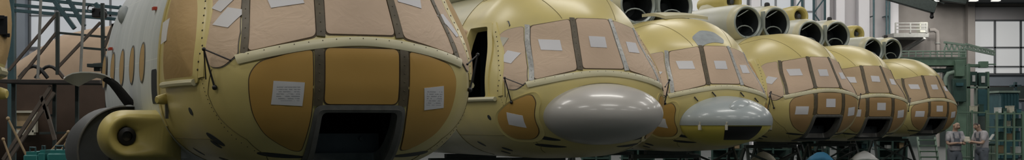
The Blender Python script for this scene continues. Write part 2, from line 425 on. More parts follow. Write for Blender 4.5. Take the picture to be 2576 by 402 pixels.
HELIS = []
def helicopter(name, px, d, b, dz, label, nose='hatch', cab='ivory', panel='tan', extra=()):
    D = d * UNIT; X = (px - CX) / F * D; br = R(b)
    fw = Vector((math.sin(br), -math.cos(br), 0))
    org = Vector((X, D, dz)) - fw * 1.68
    root = empty('helicopter', org, math.atan2(fw.y, fw.x), label=label, cat='helicopter', group='helicopter fuselages on the assembly line')
    P = lambda nm, key, fn, m, par=None, lab=None, angle=40: part(nm, key, fn, M[m], par or root, lab, angle)
    side_open = 'sideopen' in extra
    hatch = nose == 'hatch'
    P('cockpit_shell', f'shell{hatch}{side_open}', lambda: shell(hatch, side_open), 'yellow', angle=60)
    P('cabin_shell', 'cabin' + cab, cabin, cab, lab='pale grey unpainted cabin skin' if cab == 'grey' else None, angle=60)
    # ---- joint and seams
    def seams():
        m = MB()
        for sd in (-1, 1):
            line(m, [(x, 1.50) for x in [-.7 + .1 * k for k in range(17)]], lambda x, z, o: onS(x, z, sd, o))
            line(m, dense([(-.72, 1.2), (-.72, 3.7)], 40), lambda x, z, o: onS(x, z, sd, o), .006)
            line(m, dense([(1.16, 2.12), (1.10, 1.9), (1.16, 1.68), (1.24, 1.5), (1.18, 1.36), (1.0, 1.26)], 5), lambda x, z, o: onS(x, z, sd, o))
            line(m, [(1.2 - .05 * k, sd * (.42 + .012 * k)) for k in range(38)], lambda x, y, o: onR(x, y, o))
        return m
    P('panel_seam', 'seams', seams, 'seam')
    def rivets():
        m = MB()
        for sd in (-1, 1):
            for k in range(13): m.ball(onS(.975 - .05 * max(0, k - 3), 2.12 + .07 * k, sd, .02), .010, 6, 4)
            for k in range(22): m.ball(onS(1.0 + .012 * k if k < 11 else 1.13 + .004 * (k - 11), 2.10 - .035 * k, sd, .001), .005, 6, 4)
        for k in range(17): m.ball(onF(-.95 + .12 * k, 2.385 - .145 * abs((-.95 + .12 * k) / .96) ** 1.7, .022), .005, 6, 4)
        return m
    P('rivet_row', 'rivets', rivets, 'drivet')['kind'] = 'stuff'
    # ---- windscreen: panels, strips and posts
    def wpanel(y0b, y1b, y0t, y1t, zb0, zb1, zt0, zt1, off=.006, grow=0.0):
        sg = 1 if y0b + y1b >= 0 else -1
        ol = rpoly([(y0b - grow, zb0 - grow), (y1b + grow, zb1 - grow), (y1t + grow, zt1 + grow), (y0t - grow, zt0 + grow)], .045)
        return patch(MB(), ol, onF, off)
    defs = {'c': (-.315, .315, -.25, .25, 2.425, 2.425, 3.13, 3.13), 'r': (.405, .955, .335, .80, 2.405, 2.27, 3.12, 3.03), 'l': (-.955, -.405, -.80, -.335, 2.27, 2.405, 3.03, 3.12)}
    names = {}
    for k, a in defs.items():
        P('panel_seal', 'wseal' + k, lambda: wpanel(*a, off=.0035, grow=.012), 'gasket')
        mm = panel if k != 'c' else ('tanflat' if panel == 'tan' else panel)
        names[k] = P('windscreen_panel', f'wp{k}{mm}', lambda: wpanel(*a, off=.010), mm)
    for sd in (-1, 1):
        fm = lambda x, z, o, sd=sd: onS(x, z, sd, o)
        edge = [(onF(-1.005 + .155 * t, 2.245 + .785 * t).x - .025, 2.245 + .785 * t) for t in (0, .25, .5, .75, 1)]
        cor = rpoly(edge + [(.68, 2.99), (.58, 2.90), (.80, 2.60), (1.02, 2.30), (1.13, 2.14), (1.29, 2.13)], [.03, .01, .01, .01, .05, .1, .08, .1, .1, .08, .08], sub=4)
        cg = [(1.0 + (p[0] - 1.0) * 1.025, 2.58 + (p[1] - 2.58) * 1.02) for p in cor]
        P('panel_seal', f'cs{sd}', lambda: patch(MB(), cg, fm, .0035), 'frame')
        names['k%d' % sd] = P('corner_window_panel', f'cp{sd}{panel}', lambda: patch(MB(), cor, fm, .010), panel)
        inn = 'mull' if (nose == 'hatch' or sd < 0) else 'silver'
        out = 'mull' if nose == 'hatch' else 'silver'
        def mull(c0, c1, w0, w1, riv):
            m = strip(MB(), c0, c1, w0, w1, onF, .016)
            if riv:
                for q in range(9):
                    t = (q + .5) / 9; m.ball(onF(c0[0] + (c1[0] - c0[0]) * t, c0[1] + (c1[1] - c0[1]) * t, .018), .006, 6, 4)
            return m
        P('windscreen_strip', f'mi{sd}{inn}', lambda: mull((sd * .36, 2.40), (sd * .293, 3.14), .075, .066, True), inn)
        P('windscreen_strip', f'mo{sd}{out}', lambda: mull((sd * .985, 2.25), (sd * .83, 3.05), .055, .05, True), out, lab='scuffed silver strip' if out == 'silver' else None)
        # front post of the side window and the sliding window itself
        P('door_post', f'post{sd}', lambda: pstrip(MB(), dense([(1.02, 2.05), (1.0, 2.22), (.93, 2.42), (.80, 2.63), (.62, 2.83), (.40, 3.08)], 4), .10, fm, .02), 'yellow')
        if side_open and sd < 0:
            di = rpoly([(-.24, 2.04), (.69, 2.04), (.58, 2.57), (.31, 3.05), (-.24, 3.05)], [.03, .05, .2, .04, .04]); do = rpoly([(-.32, 1.98), (.77, 1.98), (.66, 2.59), (.37, 3.11), (-.32, 3.11)], [.03, .05, .2, .04, .04])
            P('side_window_frame', 'sof', lambda: ringstrip(MB(), di, do, fm, .022, .022), 'yellow')
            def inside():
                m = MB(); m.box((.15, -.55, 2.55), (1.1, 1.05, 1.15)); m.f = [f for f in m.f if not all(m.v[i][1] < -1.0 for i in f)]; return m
            sb_ = rpoly([(-1.0, 2.05), (-.36, 2.05), (-.36, 3.04), (-.9, 3.04)], .06)
            P('sliding_side_window', 'slid', lambda: patch(MB(), sb_, fm, .05, bulge=.04, rim=.05), 'tanflat', lab='side window slid back, tan covered')
            P('cockpit_interior', 'soi', inside, 'blackglass', lab='black empty cockpit seen through open window')
        else:
            bo = rpoly([(-.12, 2.06), (.93, 2.06), (.89, 2.36), (.70, 2.62), (.50, 2.83), (.28, 3.05), (-.12, 3.05)], [.05, .05, .15, .15, .15, .1, .1]); bf = rpoly([(-.19, 2.0), (.985, 2.0), (.95, 2.37), (.76, 2.65), (.56, 2.87), (.33, 3.11), (-.19, 3.11)], [.05, .05, .15, .15, .15, .1, .1])
            P('side_window_frame', f'bf{sd}', lambda: ringstrip(MB(), bo, bf, fm, .04, .02), 'yellow')
            names['b%d' % sd] = P('sliding_side_window', f'bl{sd}', lambda: patch(MB(), bo, fm, .04, bulge=.07, rim=.06), 'blister')
        P('window_ledge', f'ledge{sd}', lambda: MB().tube([onS(-.28 + .064 * k, 2.01, sd, .03) for k in range(20)], .032, 8), 'ivory')
    # ---- chin
    if nose in ('hatch',):
        cc = rpoly([(-.335, 1.815), (.335, 1.815), (.335, 2.298), (-.335, 2.298)], .055); cg2 = rpoly([(-.347, 1.803), (.347, 1.803), (.347, 2.31), (-.347, 2.31)], .06)
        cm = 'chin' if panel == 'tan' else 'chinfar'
        P('panel_seal', 'ccs', lambda: patch(MB(), cg2, onF, .003), 'gasket')
        names['cc'] = P('chin_window_panel', 'cc' + cm, lambda: patch(MB(), cc, onF, .011), cm)
        for sd in (-1, 1):
            ol = rpoly([(sd * y, z) for y, z in CHIN], CHIN_R, sub=4); og = rpoly([(sd * (.68 + (y - .68) * 1.04), 1.86 + (z - 1.86) * 1.028) for y, z in CHIN], CHIN_R, sub=4)
            P('panel_seal', f'chs{sd}', lambda: patch(MB(), og, onF, .003, c=(sd * .66, 1.87)), 'gasket')
            names['c%d' % sd] = P('chin_window_panel', f'ch{sd}{cm}', lambda: patch(MB(), ol, onF, .011, c=(sd * .66, 1.87)), cm)
            def lm():
                m = strip(MB(), (sd * .388, 1.80), (sd * .388, 2.30), .08, .08, onF, .014)
                for q in range(6): m.ball(onF(sd * .388, 1.86 + .075 * q, .017), .006, 6, 4)
                return m
            P('chin_strip', f'lm{sd}', lm, 'mull')
        P('hatch_frame', 'hf', lambda: ringstrip(MB(), OPEN_IN, OPEN_MID, onF, .02, .034, inner=-.12, outer=.016), 'frame')
        P('hatch_rim', 'hr', lambda: ringstrip(MB(), OPEN_MID, OPEN_OUT, onF, .024, .018, inner=.0, outer=-.01), 'frame')
        def hold():
            m = MB(); m.box((.75, 0, 1.56), (.95, .86, .66)); m.f = [f for f in m.f if not all(m.v[i][0] > 1.2 for i in f)]; return m
        P('hatch_interior', 'hi', hold, 'dark')
        def plate():
            m = MB(); m.box((.98, 0, 1.40), (.03, .76, .30)); m.tube([(1.0, -.22, 1.47), (1.0, -.27, 1.52)], .018); m.tube([(1.0, .2, 1.5), (1.03, .2, 1.5)], .02); m.box((1.0, 0, 1.33), (.02, .62, .02)); return m
        P('hatch_back_plate', 'hp', plate, 'darkplate')
    else:
        for sd in (-1, 1):
            sp = [(.90, 1.78), (1.16, 1.94), (1.46, 2.07), (1.50, 1.96), (1.44, 1.78), (1.38, 1.56), (1.24, 1.455), (.98, 1.46), (.88, 1.58)]
            fm = lambda x, z, o, sd=sd: onS(x, z, sd, o)
            so = rpoly(sp, .09, sub=4); sg = rpoly([(1.2 + (x - 1.2) * 1.03, 1.75 + (z - 1.75) * 1.03) for x, z in sp], .09, sub=4); rg = rpoly([(1.2 + (x - 1.2) * 1.17, 1.75 + (z - 1.75) * 1.13) for x, z in sp], .11, sub=4)
            P('panel_seal', f'qs{sd}', lambda: patch(MB(), sg, fm, .004), 'gasket')
            P('quarter_window_frame', f'qf{sd}', lambda: ringstrip(MB(), sg, rg, fm, .004, .014, inner=0, outer=-.005), 'yellow')
            names['q%d' % sd] = P('quarter_window_panel', f'qp{sd}', lambda: patch(MB(), so, fm, .012), 'chin')
        def ell(zlo, zhi, s=1.0, rx=1.02, ry=.85, rz=.43, zc=1.80, x0=1.50):
            m = MB(); rows = []
            for i in range(33):
                a = -math.pi / 2 + math.pi * i / 32; z = zc + rz * s * math.sin(a)
                z = min(max(z, zlo), zhi); q = math.sqrt(max(1 - ((z - zc) / (rz * s)) ** 2, 0))
                rows.append([Vector((x0 + rx * s * q * abs(math.cos(f)) ** .95 * (1 if math.cos(f) >= 0 else -1), ry * s * q * math.sin(f), z)) for f in [-math.pi * .6 + math.pi * 1.2 * k / 48 for k in range(49)]])
            m.grid(rows); return m
        if nose == 'radome':
            P('radome', 'radA', lambda: ell(0, 9), 'radome', lab='large plain grey radome')
            def rim():
                pts = [(.80 * math.cos(a), 1.80 + .42 * math.sin(a)) for a in [2 * math.pi * k / 60 for k in range(61)]]
                return line(MB(), pts, onF, .008, .004)
            P('radome_seam', 'radrim', rim, 'seam')
        else:
            P('radome', 'radB', lambda: ell(1.66, 9, zc=1.74, rz=.47, ry=.86, rx=1.12), 'bluegrey', lab='blue-grey upper half of the radome')
            P('radome_base', 'radC', lambda: ell(0, 1.66, s=.985, zc=1.74, rz=.47, ry=.86, rx=1.12), 'yellow_lit', lab='yellow lower half of the radome')
            def slot():
                m = MB(); rows = []
                for z, q in [(1.645, 0)] + [(1.645 - .25 * k / 8, .014) for k in range(9)] + [(1.395, 0)]:
                    qq = math.sqrt(1 - ((z - 1.74) / .463) ** 2)
                    rows.append([Vector((1.5 + (1.1032 + q) * qq * math.cos(f) ** .95, (.8471 + q) * qq * math.sin(f), z)) for f in [R(-34) + R(49) * k / 12 for k in range(13)]])
                m.grid(rows); return m
            P('black_slot_cover', 'radslot', slot, 'black', lab='black rectangular slot in the radome base')
            def hump():
                m = MB(); c = Vector((2.33, -.10, 2.0)); m.ball((0, 0, 0), (.15, .26, .085), 24, 14)
                rot = Matrix.Rotation(R(42), 3, 'Y') @ Matrix.Rotation(R(20), 3, 'Z'); m.v = [tuple(rot @ Vector(v) + c) for v in m.v]; return m
            P('radome_fairing', 'radhump', hump, 'bluegrey')
            def clip():
                m = MB()
                return m
            for q, (y, z) in enumerate(((-.62, 2.13), (-.28, 2.22), (.32, 2.22), (.66, 2.12))):
                P('latch', None, lambda: MB().tube([onF(y - .03, z + .05, .012), onF(y, z, .03), onF(y + .02, z - .03, .05)], .012, 6), 'black')
            for q, f in enumerate((-62, -32, 62)):
                c = Vector((1.5 + 1.10 * math.cos(R(f)), .85 * math.sin(R(f)), 1.62))
                P('fastener', None, lambda: MB().box(c, (.05, .05, .09), R(f)).tube([c + Vector((0, 0, .04)), c + Vector((.02, 0, .10))], .02, 8), 'cream')
            def pat():
                ol = rpoly([(1.28, -.33), (1.24, .22), (1.12, .30), (.95, .18), (.92, -.10), (1.05, -.36)], .05)
                return patch(MB(), ol, lambda x, y, o: onR(x, y, o), .006)
            P('primer_patch', 'roofpatch', pat, 'patch', lab='grey primer patch on the roof')
    P('windscreen_sill', 'sill', lambda: pstrip(MB(), [(-1.04 + .052 * k, 2.362 - .145 * abs((-1.04 + .052 * k) / .96) ** 1.7) for k in range(41)], .088, onF, .022), 'ivory')
    # ---- paper notices
    def note(key, par, mode, a, b, w, h, tilt=0.0, mm='paper', sd=-1, base=.016):
        t = R(tilt); ol = []
        for u, v in ((-w, -h), (0, -h), (w, -h), (w, 0), (w, h), (0, h), (-w, h), (-w, 0)):
            ol.append((a + (u * math.cos(t) - v * math.sin(t)) / 2, b + (u * math.sin(t) + v * math.cos(t)) / 2))
        fm = onF if mode == 'F' else (lambda x, z, o: onS(x, z, sd, o))
        P('paper_notice', None, lambda: patch(MB(), ol, fm, base, rim=.003, rings=(1, .7, .4)), mm, names[par], 'white paper notice')
    if panel == 'tan' and nose == 'hatch' and 'left' not in extra:
        note('', 'c-1', 'F', -.645, 1.905, .255, .20, -3); note('', 'c1', 'F', .70, 1.875, .21, .195, 6)
        note('', 'l', 'F', -.60, 2.76, .27, .17, 9, 'plain'); note('', 'r', 'F', .56, 2.83, .27, .23, -10, 'plain')
        note('', 'k-1', 'S', 1.075, 2.58, .20, .16, -10, 'plain'); note('', 'k-1', 'S', .90, 2.72, .15, .13, -16, 'plain')
        note('', 'k1', 'S', 1.12, 2.56, .16, .2, -9, 'plain', 1); note('', 'b-1', 'S', .17, 2.49, .24, .20, 5, 'plain', -1, .108)
    else:
        rr = random.Random(int(px))
        for k, y, z in (('l', -.64, 2.76), ('c', -.02, 2.78), ('r', .60, 2.72)): note('', k, 'F', y + rr.uniform(-.02, .02), z + rr.uniform(-.02, .02), .245, .155, rr.uniform(-4, 4), 'plain')
        note('', 'k-1', 'S', .96, 2.59, .22, .15, -12, 'plain'); note('', 'k1', 'S', .98, 2.58, .2, .15, -9, 'plain', 1)
        if hatch:
            note('', 'c-1', 'F', -.70, 1.90, .28, .18, 0, 'plain'); note('', 'c1', 'F', .68, 1.88, .24, .19, 6, 'plain'); note('', 'cc', 'F', .02, 2.07, .26, .19, 0, 'plain')
        else:
            note('', 'q-1', 'S', 1.20, 1.72, .22, .17, -12, 'plain')
            if side_open: note('', 'k-1', 'S', .70, 2.82, .13, .12, -10, 'cream')
    # ---- wipers, lamps, ports
    for sd in (-1, 1):
        def wiper():
            a, b_, c = onS(1.22, 1.96, sd, .02), onS(1.15, 2.26, sd, .12), onS(1.38, 2.18, sd, .06)
            m = MB().tube([a, b_], [.010, .008], 8).tube([b_, c], .007, 8).tube([b_, onS(1.14, 2.03, sd, .04)], .006, 6)
            m.ball(a, .024).ball(b_, .018).ball(c, .011); return m
        if 'left' not in extra: P('windscreen_wiper', f'wip{sd}', wiper, 'black')
        def stub():
            p = onS(-.30, 1.88, sd); n_ = nrm(*p)
            return MB().lathe([(-.01, .055), (.05, .05), (.10, .04), (.11, .03), (.111, 0)], p, n_ + Vector((.5, 0, 0)), 16)
        P('navigation_lamp', f'stub{sd}', stub, 'yellowd')
        for q, (x, z, rx, rz, tl) in enumerate(((.69, 1.752, .045, .032, -30), (.87, 1.50, .085, .045, -35), (.80, 1.455, .05, .026, -35), (-.2, 1.37, .07, .028, -20), (.45, 1.30, .09, .024, -8), (1.22, 1.36, .08, .024, -8), (1.33, 1.47, .07, .03, -25), (.15, 1.25, .08, .02, -5))):
            if q in (1, 2, 6) and ((q == 6) == hatch): continue
            def port():
                t = R(tl); ol = [(x + rx * math.cos(a) * math.cos(t) - rz * math.sin(a) * math.sin(t), z + rx * math.cos(a) * math.sin(t) + rz * math.sin(a) * math.cos(t)) for a in [2 * math.pi * k / 20 for k in range(20)]]
                return patch(MB(), ol, lambda x_, z_, o: onS(x_, z_, sd, o), .004, rim=.004, rings=(1, .5))
            P('access_port', f'port{sd}{q}', port, 'portdark', lab='dark oval access port')
    # ---- engine intakes on the roof
    IX, IZ, IY, IR = -.98, 4.07, .425, .36
    for sd in (-1, 1):
        def cowl():
            m = MB(); y = sd * IY
            m.lathe([(.11, IR + .05), (.12, IR + .085), (.5, IR + .11), (1.4, IR + .11), (2.6, IR + .08), (3.2, IR - .06), (3.5, .12), (3.52, 0)], (IX, y, IZ), (-1, 0, 0), 44)
            return m
        cw = P('engine_cowl', f'cowl{sd}', cowl, 'cowl')
        P('cowl_lip', f'lip{sd}', lambda: MB().lathe([(.02, IR + .01), (-.02, IR + .02), (-.03, IR + .035), (0, IR + .06), (.12, IR + .088), (.22, IR + .097), (.22, IR + .06)], (IX, sd * IY, IZ), (-1, 0, 0), 44), 'ivory', cw, 'pale yellow lip')
        P('intake_ring', f'iring{sd}', lambda: MB().lathe([(-.035, IR - .005), (-.045, IR + .015), (-.03, IR + .04), (.02, IR + .02), (.02, IR - .03), (-.035, IR - .005)], (IX, sd * IY, IZ), (-1, 0, 0), 44), 'ring', cw)
        P('intake_duct', f'iduct{sd}', lambda: MB().lathe([(.0, IR - .03), (.3, IR - .06), (.55, IR - .12), (.56, .14), (.45, .10), (.42, 0)], (IX, sd * IY, IZ), (-1, 0, 0), 36), 'dark', cw)
        P('duct_brace', f'ibr{sd}', lambda: MB().tube([(IX - .06, sd * IY - .24, IZ + .14), (IX - .04, sd * IY + .08, IZ + .32)], .012, 6).tube([(IX - .1, sd * IY + .24 * math.cos(a), IZ - .22 + .15 * math.sin(a)) for a in [math.pi * k / 8 for k in range(9)]], .016, 6), 'ring', cw)
    P('centre_brace', 'cbr', lambda: MB().beam((IX + .05, -.17, IZ - .36), (IX + .05, 0, IZ - .10), .07, .05).beam((IX + .05, .17, IZ - .36), (IX + .05, 0, IZ - .10), .07, .05).beam((IX + .06, 0, IZ - .14), (IX + .06, 0, IZ + .28), .13, .05).beam((IX + .05, -.5, IZ - .36), (IX + .05, .5, IZ - .36), .05, .05), 'ring')
    P('intake_fairing', 'ifair', lambda: MB().ball((IX - 1.9, 0, IZ - .12), (1.3, .82, .46), 28, 16), 'cowl')
    P('vent_cap', 'vcap', lambda: MB().lathe([(0, .07), (.06, .07), (.09, .05), (.10, 0)], (IX - .25, .34, IZ + .44), (0, 0, 1), 14), 'black')
    fx, fz = IX - 1.35, 4.70
    def fan():
        return MB().lathe([(.25, .17), (.03, .17), (-.03, .19), (-.05, .23), (-.02, .275), (.08, .30), (.35, .31), (.9, .28), (1.4, .18), (1.5, 0)], (fx, .05, fz), (-1, 0, 0), 36)
    fn_ = P('fan_intake', 'fan', fan, 'yellowd')
    P('fan_hub', 'fanh', lambda: MB().lathe([(.0, 0), (.02, .06), (.12, .08), (.2, .168), (.2, 0)], (fx, .05, fz), (-1, 0, 0), 20), 'darkplate', fn_)
    P('fan_fairing', 'fanf', lambda: MB().ball((fx - .75, .05, fz - .22), (.72, .34, .36), 20, 12), 'ivory')
    if 'flap' in extra:
        def flap():
            m = MB(); rows = []
            for i in range(9):
                x = .15 - .95 * i / 8; rows.append([Vector((x, y, 3.80 + .10 * math.sin(math.pi * min(i / 6, 1) * .5) - .12 * (y - .1) ** 2)) for y in [-.42 + .95 * k / 8 for k in range(9)]])
            m.grid(rows); m.grid([[v - Vector((0, 0, .06)) for v in r_] for r_ in rows])
            edge = rows[0] + [r_[-1] for r_ in rows[1:]] + rows[-1][-2::-1] + [r_[0] for r_ in rows[-2:0:-1]]
            m.grid([edge, [v - Vector((0, 0, .06)) for v in edge]], close=True); return m
        P('roof_hatch', 'flap', flap, 'ivory')
    HELIS.append((root, org, fw))
    return root, P

heli0, P0 = helicopter('h0', -572, .689, 23, 0, 'yellow helicopter cut off by the left edge of the photo', 'hatch', 'ivory', 'tan', ('left',))
heli1, P1 = helicopter('h1', 909, 1.0, 23, 0, 'largest yellow helicopter nose with an open dark chin hatch and amber chin windows', 'hatch', 'grey', 'tan')
heli2, P2 = helicopter('h2', 1520, 1.566, 23, -.03, 'yellow helicopter with a large plain grey radome and an open black side window', 'radome', 'ivory', 'tan', ('sideopen',))
heli3, P3 = helicopter('h3', 1826, 2.09, 23, -.06, 'yellow helicopter with a blue-grey topped radome above a black slot', 'slot', 'ivory', 'tan', ('flap',))
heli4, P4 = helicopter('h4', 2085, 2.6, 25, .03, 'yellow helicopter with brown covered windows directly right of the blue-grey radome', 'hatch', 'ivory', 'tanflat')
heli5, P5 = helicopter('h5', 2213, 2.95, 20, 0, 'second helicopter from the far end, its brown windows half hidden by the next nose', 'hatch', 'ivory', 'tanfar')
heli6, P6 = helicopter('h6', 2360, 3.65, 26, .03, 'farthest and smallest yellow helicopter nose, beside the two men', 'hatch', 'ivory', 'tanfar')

# ---- things only the nearest helicopter shows
def nearest():
    P = P1
    sS = lambda x, z, o: onS(x, z, -1, o)
    for x in (-1.75, -2.5, -3.3, -4.1, -4.9):
        ol = [(x + .17 * math.cos(a), 2.29 + .2 * math.sin(a)) for a in [2 * math.pi * k / 28 for k in range(28)]]
        og = [(x + .19 * math.cos(a), 2.29 + .22 * math.sin(a)) for a in [2 * math.pi * k / 28 for k in range(28)]]
        w = P('cabin_window_frame', None, lambda: ringstrip(MB(), ol, og, sS, .010, .008, inner=0), 'frame')
        P('cabin_window', None, lambda: patch(MB(), ol, sS, .008), 'blister', w)
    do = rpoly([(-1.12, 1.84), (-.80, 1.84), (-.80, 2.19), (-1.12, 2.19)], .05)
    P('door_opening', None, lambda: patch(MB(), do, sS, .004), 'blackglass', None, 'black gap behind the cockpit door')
    P('door_edge_strip', None, lambda: strip(MB(), (-.68, 1.62), (-.62, 3.4), .10, .10, sS, .012), 'yellow')
    P('tail_light', None, lambda: MB().box(onS(-1.35, 2.83, -1, .02), (.10, .04, .035)), 'red', None, 'small red lamp')
    P('tail_light', None, lambda: MB().box(onS(-4.3, 2.55, -1, .03), (.16, .04, .035)), 'red', None, 'small red lamp')
    P('antenna_boss', None, lambda: MB().ball(onS(-4.0, 2.95, -1, .0), (.14, .08, .12), 14, 8), 'patch')
    P('lamp_bracket', None, lambda: MB().box(onS(-.30, 1.79, -1, .01), (.05, .03, .2)), 'frame')
    # heater fairing with round intake
    cx, cy, cz, rr = -.95, -1.655, 1.515, .262
    def stad(x, g, hole=None):
        out = []
        for k in range(33):
            a = math.pi / 2 + math.pi * k / 32
            out.append(Vector((x, cy + (rr + g) * math.cos(a), cz + (rr + g) * math.sin(a))))
        out += [Vector((x, -1.10, cz - rr - g)), Vector((x, -1.10, cz + rr + g))]
        return out
    hr = .085
    def circ(x, r):
        pts = []
        for k in range(33):
            a = math.pi / 2 + math.pi * k / 32; pts.append(Vector((x, cy + r * math.cos(a), cz + r * math.sin(a))))
        for a in (math.pi * 1.5 + math.pi / 3, math.pi * 1.5 + 2 * math.pi / 3): pts.append(Vector((x, cy + r * math.cos(a), cz + r * math.sin(a))))
        return pts
    def mix(t, x):
        return [c.lerp(s_, t) for c, s_ in zip(circ(x, hr), stad(x, 0))]
    def heater():
        m = MB(); rows = [circ(cx - .25, hr), circ(cx - .04, hr), circ(cx + .02, hr + .008)]
        for k in range(1, 13):
            t = k / 12; rows.append([Vector((cx + .03 + .10 * math.sin(math.pi * min(t, .5)) * (1 if t < .5 else 1) - (.20 * (1 - math.cos(math.pi / 2 * max(0, (t - .5) * 2)))), p.y, p.z)) for p in mix(t ** .8, 0)])
        for dx_, k_, zk in ((.22, 1, 1), (.38, .93, .98), (.6, .78, .94), (.9, .55, .85), (1.2, .3, .7), (1.45, .08, .5)):
            rows.append([Vector((cx - dx_, -1.15 + (p.y + 1.15) * k_, cz + (p.z - cz) * zk)) for p in stad(0, 0)])
        m.grid(rows, close=True); return m
    h = P('heater_fairing', None, heater, 'yellowd', None, 'yellow rounded fairing with a round intake hole', 70)
    P('intake_ring', None, lambda: MB().lathe([(-.10, .05), (-.085, .088), (-.035, .093), (-.03, .08), (0, .062), (.03, .05)], (cx - .03, cy, cz), (-1, 0, 0), 28), 'black', h)
    P('intake_core', None, lambda: MB().lathe([(0, 0), (.004, .05), (.03, .062)], (cx - .0, cy, cz), (-1, 0, 0), 24), 'mull', h)
    # a sight line through the picture met with the plane x = xl of this helicopter
    def loc(px, py, xl):
        d = Vector(((px - CX) / F, 1, (HY - py) / F)); o = heli1.location; a_ = heli1.rotation_euler.z
        rt = Matrix.Rotation(-a_, 3, 'Z'); c0 = rt @ (Vector((0, 0, CZ)) - Vector(o)); dd = rt @ d
        return c0 + dd * ((xl - c0.x) / dd.x)
    # side tank, open at the front, dark
    def dshape(x, g):
        out = []; r_ = .50 + g
        for k in range(25):
            a = math.pi / 2 + math.pi * k / 24; out.append(Vector((x, -1.46 + r_ * math.cos(a) * 1.02, 1.33 + r_ * math.sin(a))))
        return out + [Vector((x, -1.0, 1.33 - r_)), Vector((x, -1.0, 1.33 + r_))]
    def tank():
        m = MB(); rows = [dshape(-2.50, -.02), dshape(-2.45, -.02), dshape(-2.43, -.005), dshape(-2.45, .0), dshape(-3.6, 0), dshape(-4.4, -.06), dshape(-4.8, -.3)]
        m.grid(rows, close=True); o = len(m.v); m.add(dshape(-2.50, -.02), [tuple(range(27))]); return m
    t = P('side_tank', None, tank, 'darkplate', None, 'dark grey open-fronted side tank')
    P('tank_rim', None, lambda: MB().tube(dshape(-2.42, .0)[:-2] + [Vector((-2.42, -1.0, 1.85))], .012, 6), 'frame', t)
    P('tank_divider', None, lambda: MB().box((-2.49, -1.62, 1.33), (.03, .02, .94)), 'black', t)
    # raised white cover over the tank
    E1 = [(160, 197), (168, 189), (182, 183), (203, 180), (225, 180), (246, 182), (264, 187), (280, 195), (297, 207), (315, 227), (330, 245), (345, 263)]
    E2 = [(162, 199), (172, 205), (185, 211), (198, 215), (212, 207), (228, 199), (243, 193), (258, 196), (274, 207), (289, 226), (301, 243), (313, 259)]
    ra = [loc(*p, -2.45) for p in E1]; rb_ = [loc(*p, -2.62) for p in E2]
    def sheet(i0, i1, th):
        m = MB(); rows = []
        for p, q in list(zip(ra, rb_))[i0:i1]:
            rows.append([p.lerp(q, t) + Vector((0, 0, .02 * math.sin(math.pi * t))) for t in (0, .25, .5, .75, 1)])
        m.grid(rows); m.grid([[p - Vector((.0, 0, th)) for p in r_] for r_ in rows])
        ed_ = rows[0] + [r_[-1] for r_ in rows[1:]] + rows[-1][-2::-1] + [r_[0] for r_ in rows[-2:0:-1]]
        m.grid([ed_, [p - Vector((0, 0, th)) for p in ed_]], close=True); return m
    cv = P('tank_cover', None, lambda: sheet(0, 8, .012), 'white', None, 'raised curved white cover')
    P('cover_underside', None, lambda: sheet(7, 12, .03), 'black', cv)  # dark underside of the cover, coloured black as a separate sheet
nearest()
# port window handle of the leftmost helicopter
P0('window_handle', None, lambda: MB().box(onS(.84, 2.31, 1, .075), (.05, .07, .13)).box(onS(.86, 2.36, 1, .075), (.08, .07, .025)).box(onS(.80, 2.25, 1, .075), (.07, .06, .025)), 'black', None, 'black handle')

# ------------------------------------------------------------------ trestles under the fuselages
TNAMES = ['the helicopter cut off at the left edge', 'the largest helicopter nose', 'the nose with the plain grey radome', 'the nose with the blue-grey radome', 'the nose right of the blue-grey radome', 'the second helicopter from the far end', 'the farthest helicopter nose']
def trestle(key):
    r = {}
    def saddle():
        m = MB(); m.box((0, 0, 1.10), (.16, 1.5, .10)); m.box((0, 0, 1.02), (.22, 1.7, .06)); return m
    return saddle
for (root, org, fw), nm in zip(HELIS, TNAMES):
    for xo, wh in ((-.6, 'front'), (-3.4, 'rear')):
        t = empty('steel_trestle', org + fw * xo, root.rotation_euler.z, label=f'dark steel {wh} trestle carrying {nm}', cat='trestle', group='trestles under the fuselages')
        part('saddle_beam', 'saddle', lambda: MB().box((0, 0, 1.115), (.14, .9, .07)).box((0, 0, 1.04), (.10, 1.5, .08)), M['steel'], t)
        for sy in (-1, 1):
            for sx in (-1, 1):
                part('leg', f'tl{sx}{sy}', lambda: MB().beam((sx * .06, sy * .72, 1.0), (sx * .42, sy * .85, 0.0), .07, .07), M['steel'], t)
            part('brace', f'tb{sy}', lambda: MB().beam((-.30, sy * .81, .33), (.30, sy * .81, .33), .05, .05), M['steel'], t)
        part('brace', 'tbx', lambda: MB().beam((.1, -.76, .9), (.32, .80, .3), .05, .05).beam((.1, .76, .9), (.32, -.80, .3), .05, .05), M['steel'], t)

# ------------------------------------------------------------------ the hall
def struct(name, mb, m, parent=None):
    o = link(name, mb.mesh(name, M[m]), parent)
    if not parent: o['kind'] = 'structure'
    return o
WY = 100.0
def wx(px): return (px - CX) / F * WY
def wz(py): return CZ - (py - HY) / F * WY
struct('floor', MB().box((0, 45, -.1), (100, 130, .2)), 'floor')
def wallbox(x0, x1, z0, z1, y=WY, t=.4): return MB().box(((x0 + x1) / 2, y + t / 2, (z0 + z1) / 2), (x1 - x0, t, z1 - z0))
struct('wall_back', wallbox(-48, wx(2248), 0, 15), 'wall')
struct('wall_back_bay', wallbox(wx(2248), 48, 0, wz(185)).add(*(lambda b: (b.v, b.f))(wallbox(wx(2248), wx(2442), wz(185), 15))).add(*(lambda b: (b.v, b.f))(wallbox(wx(2442), 48, wz(52), 15))), 'tanwall')
struct('wall_left', MB().box((-48, 45, 7.5), (.4, 130, 15)), 'wall')
struct('wall_right', MB().box((48, 45, 7.5), (.4, 130, 15)), 'wall')
struct('ceiling', MB().box((0, 45, 15.1), (100, 130, .2)), 'ceil')
struct('ceiling_bay', MB().box((wx(2335) + 15, 91, wz(10) + .12), (30, 18, .2)), 'ceil')
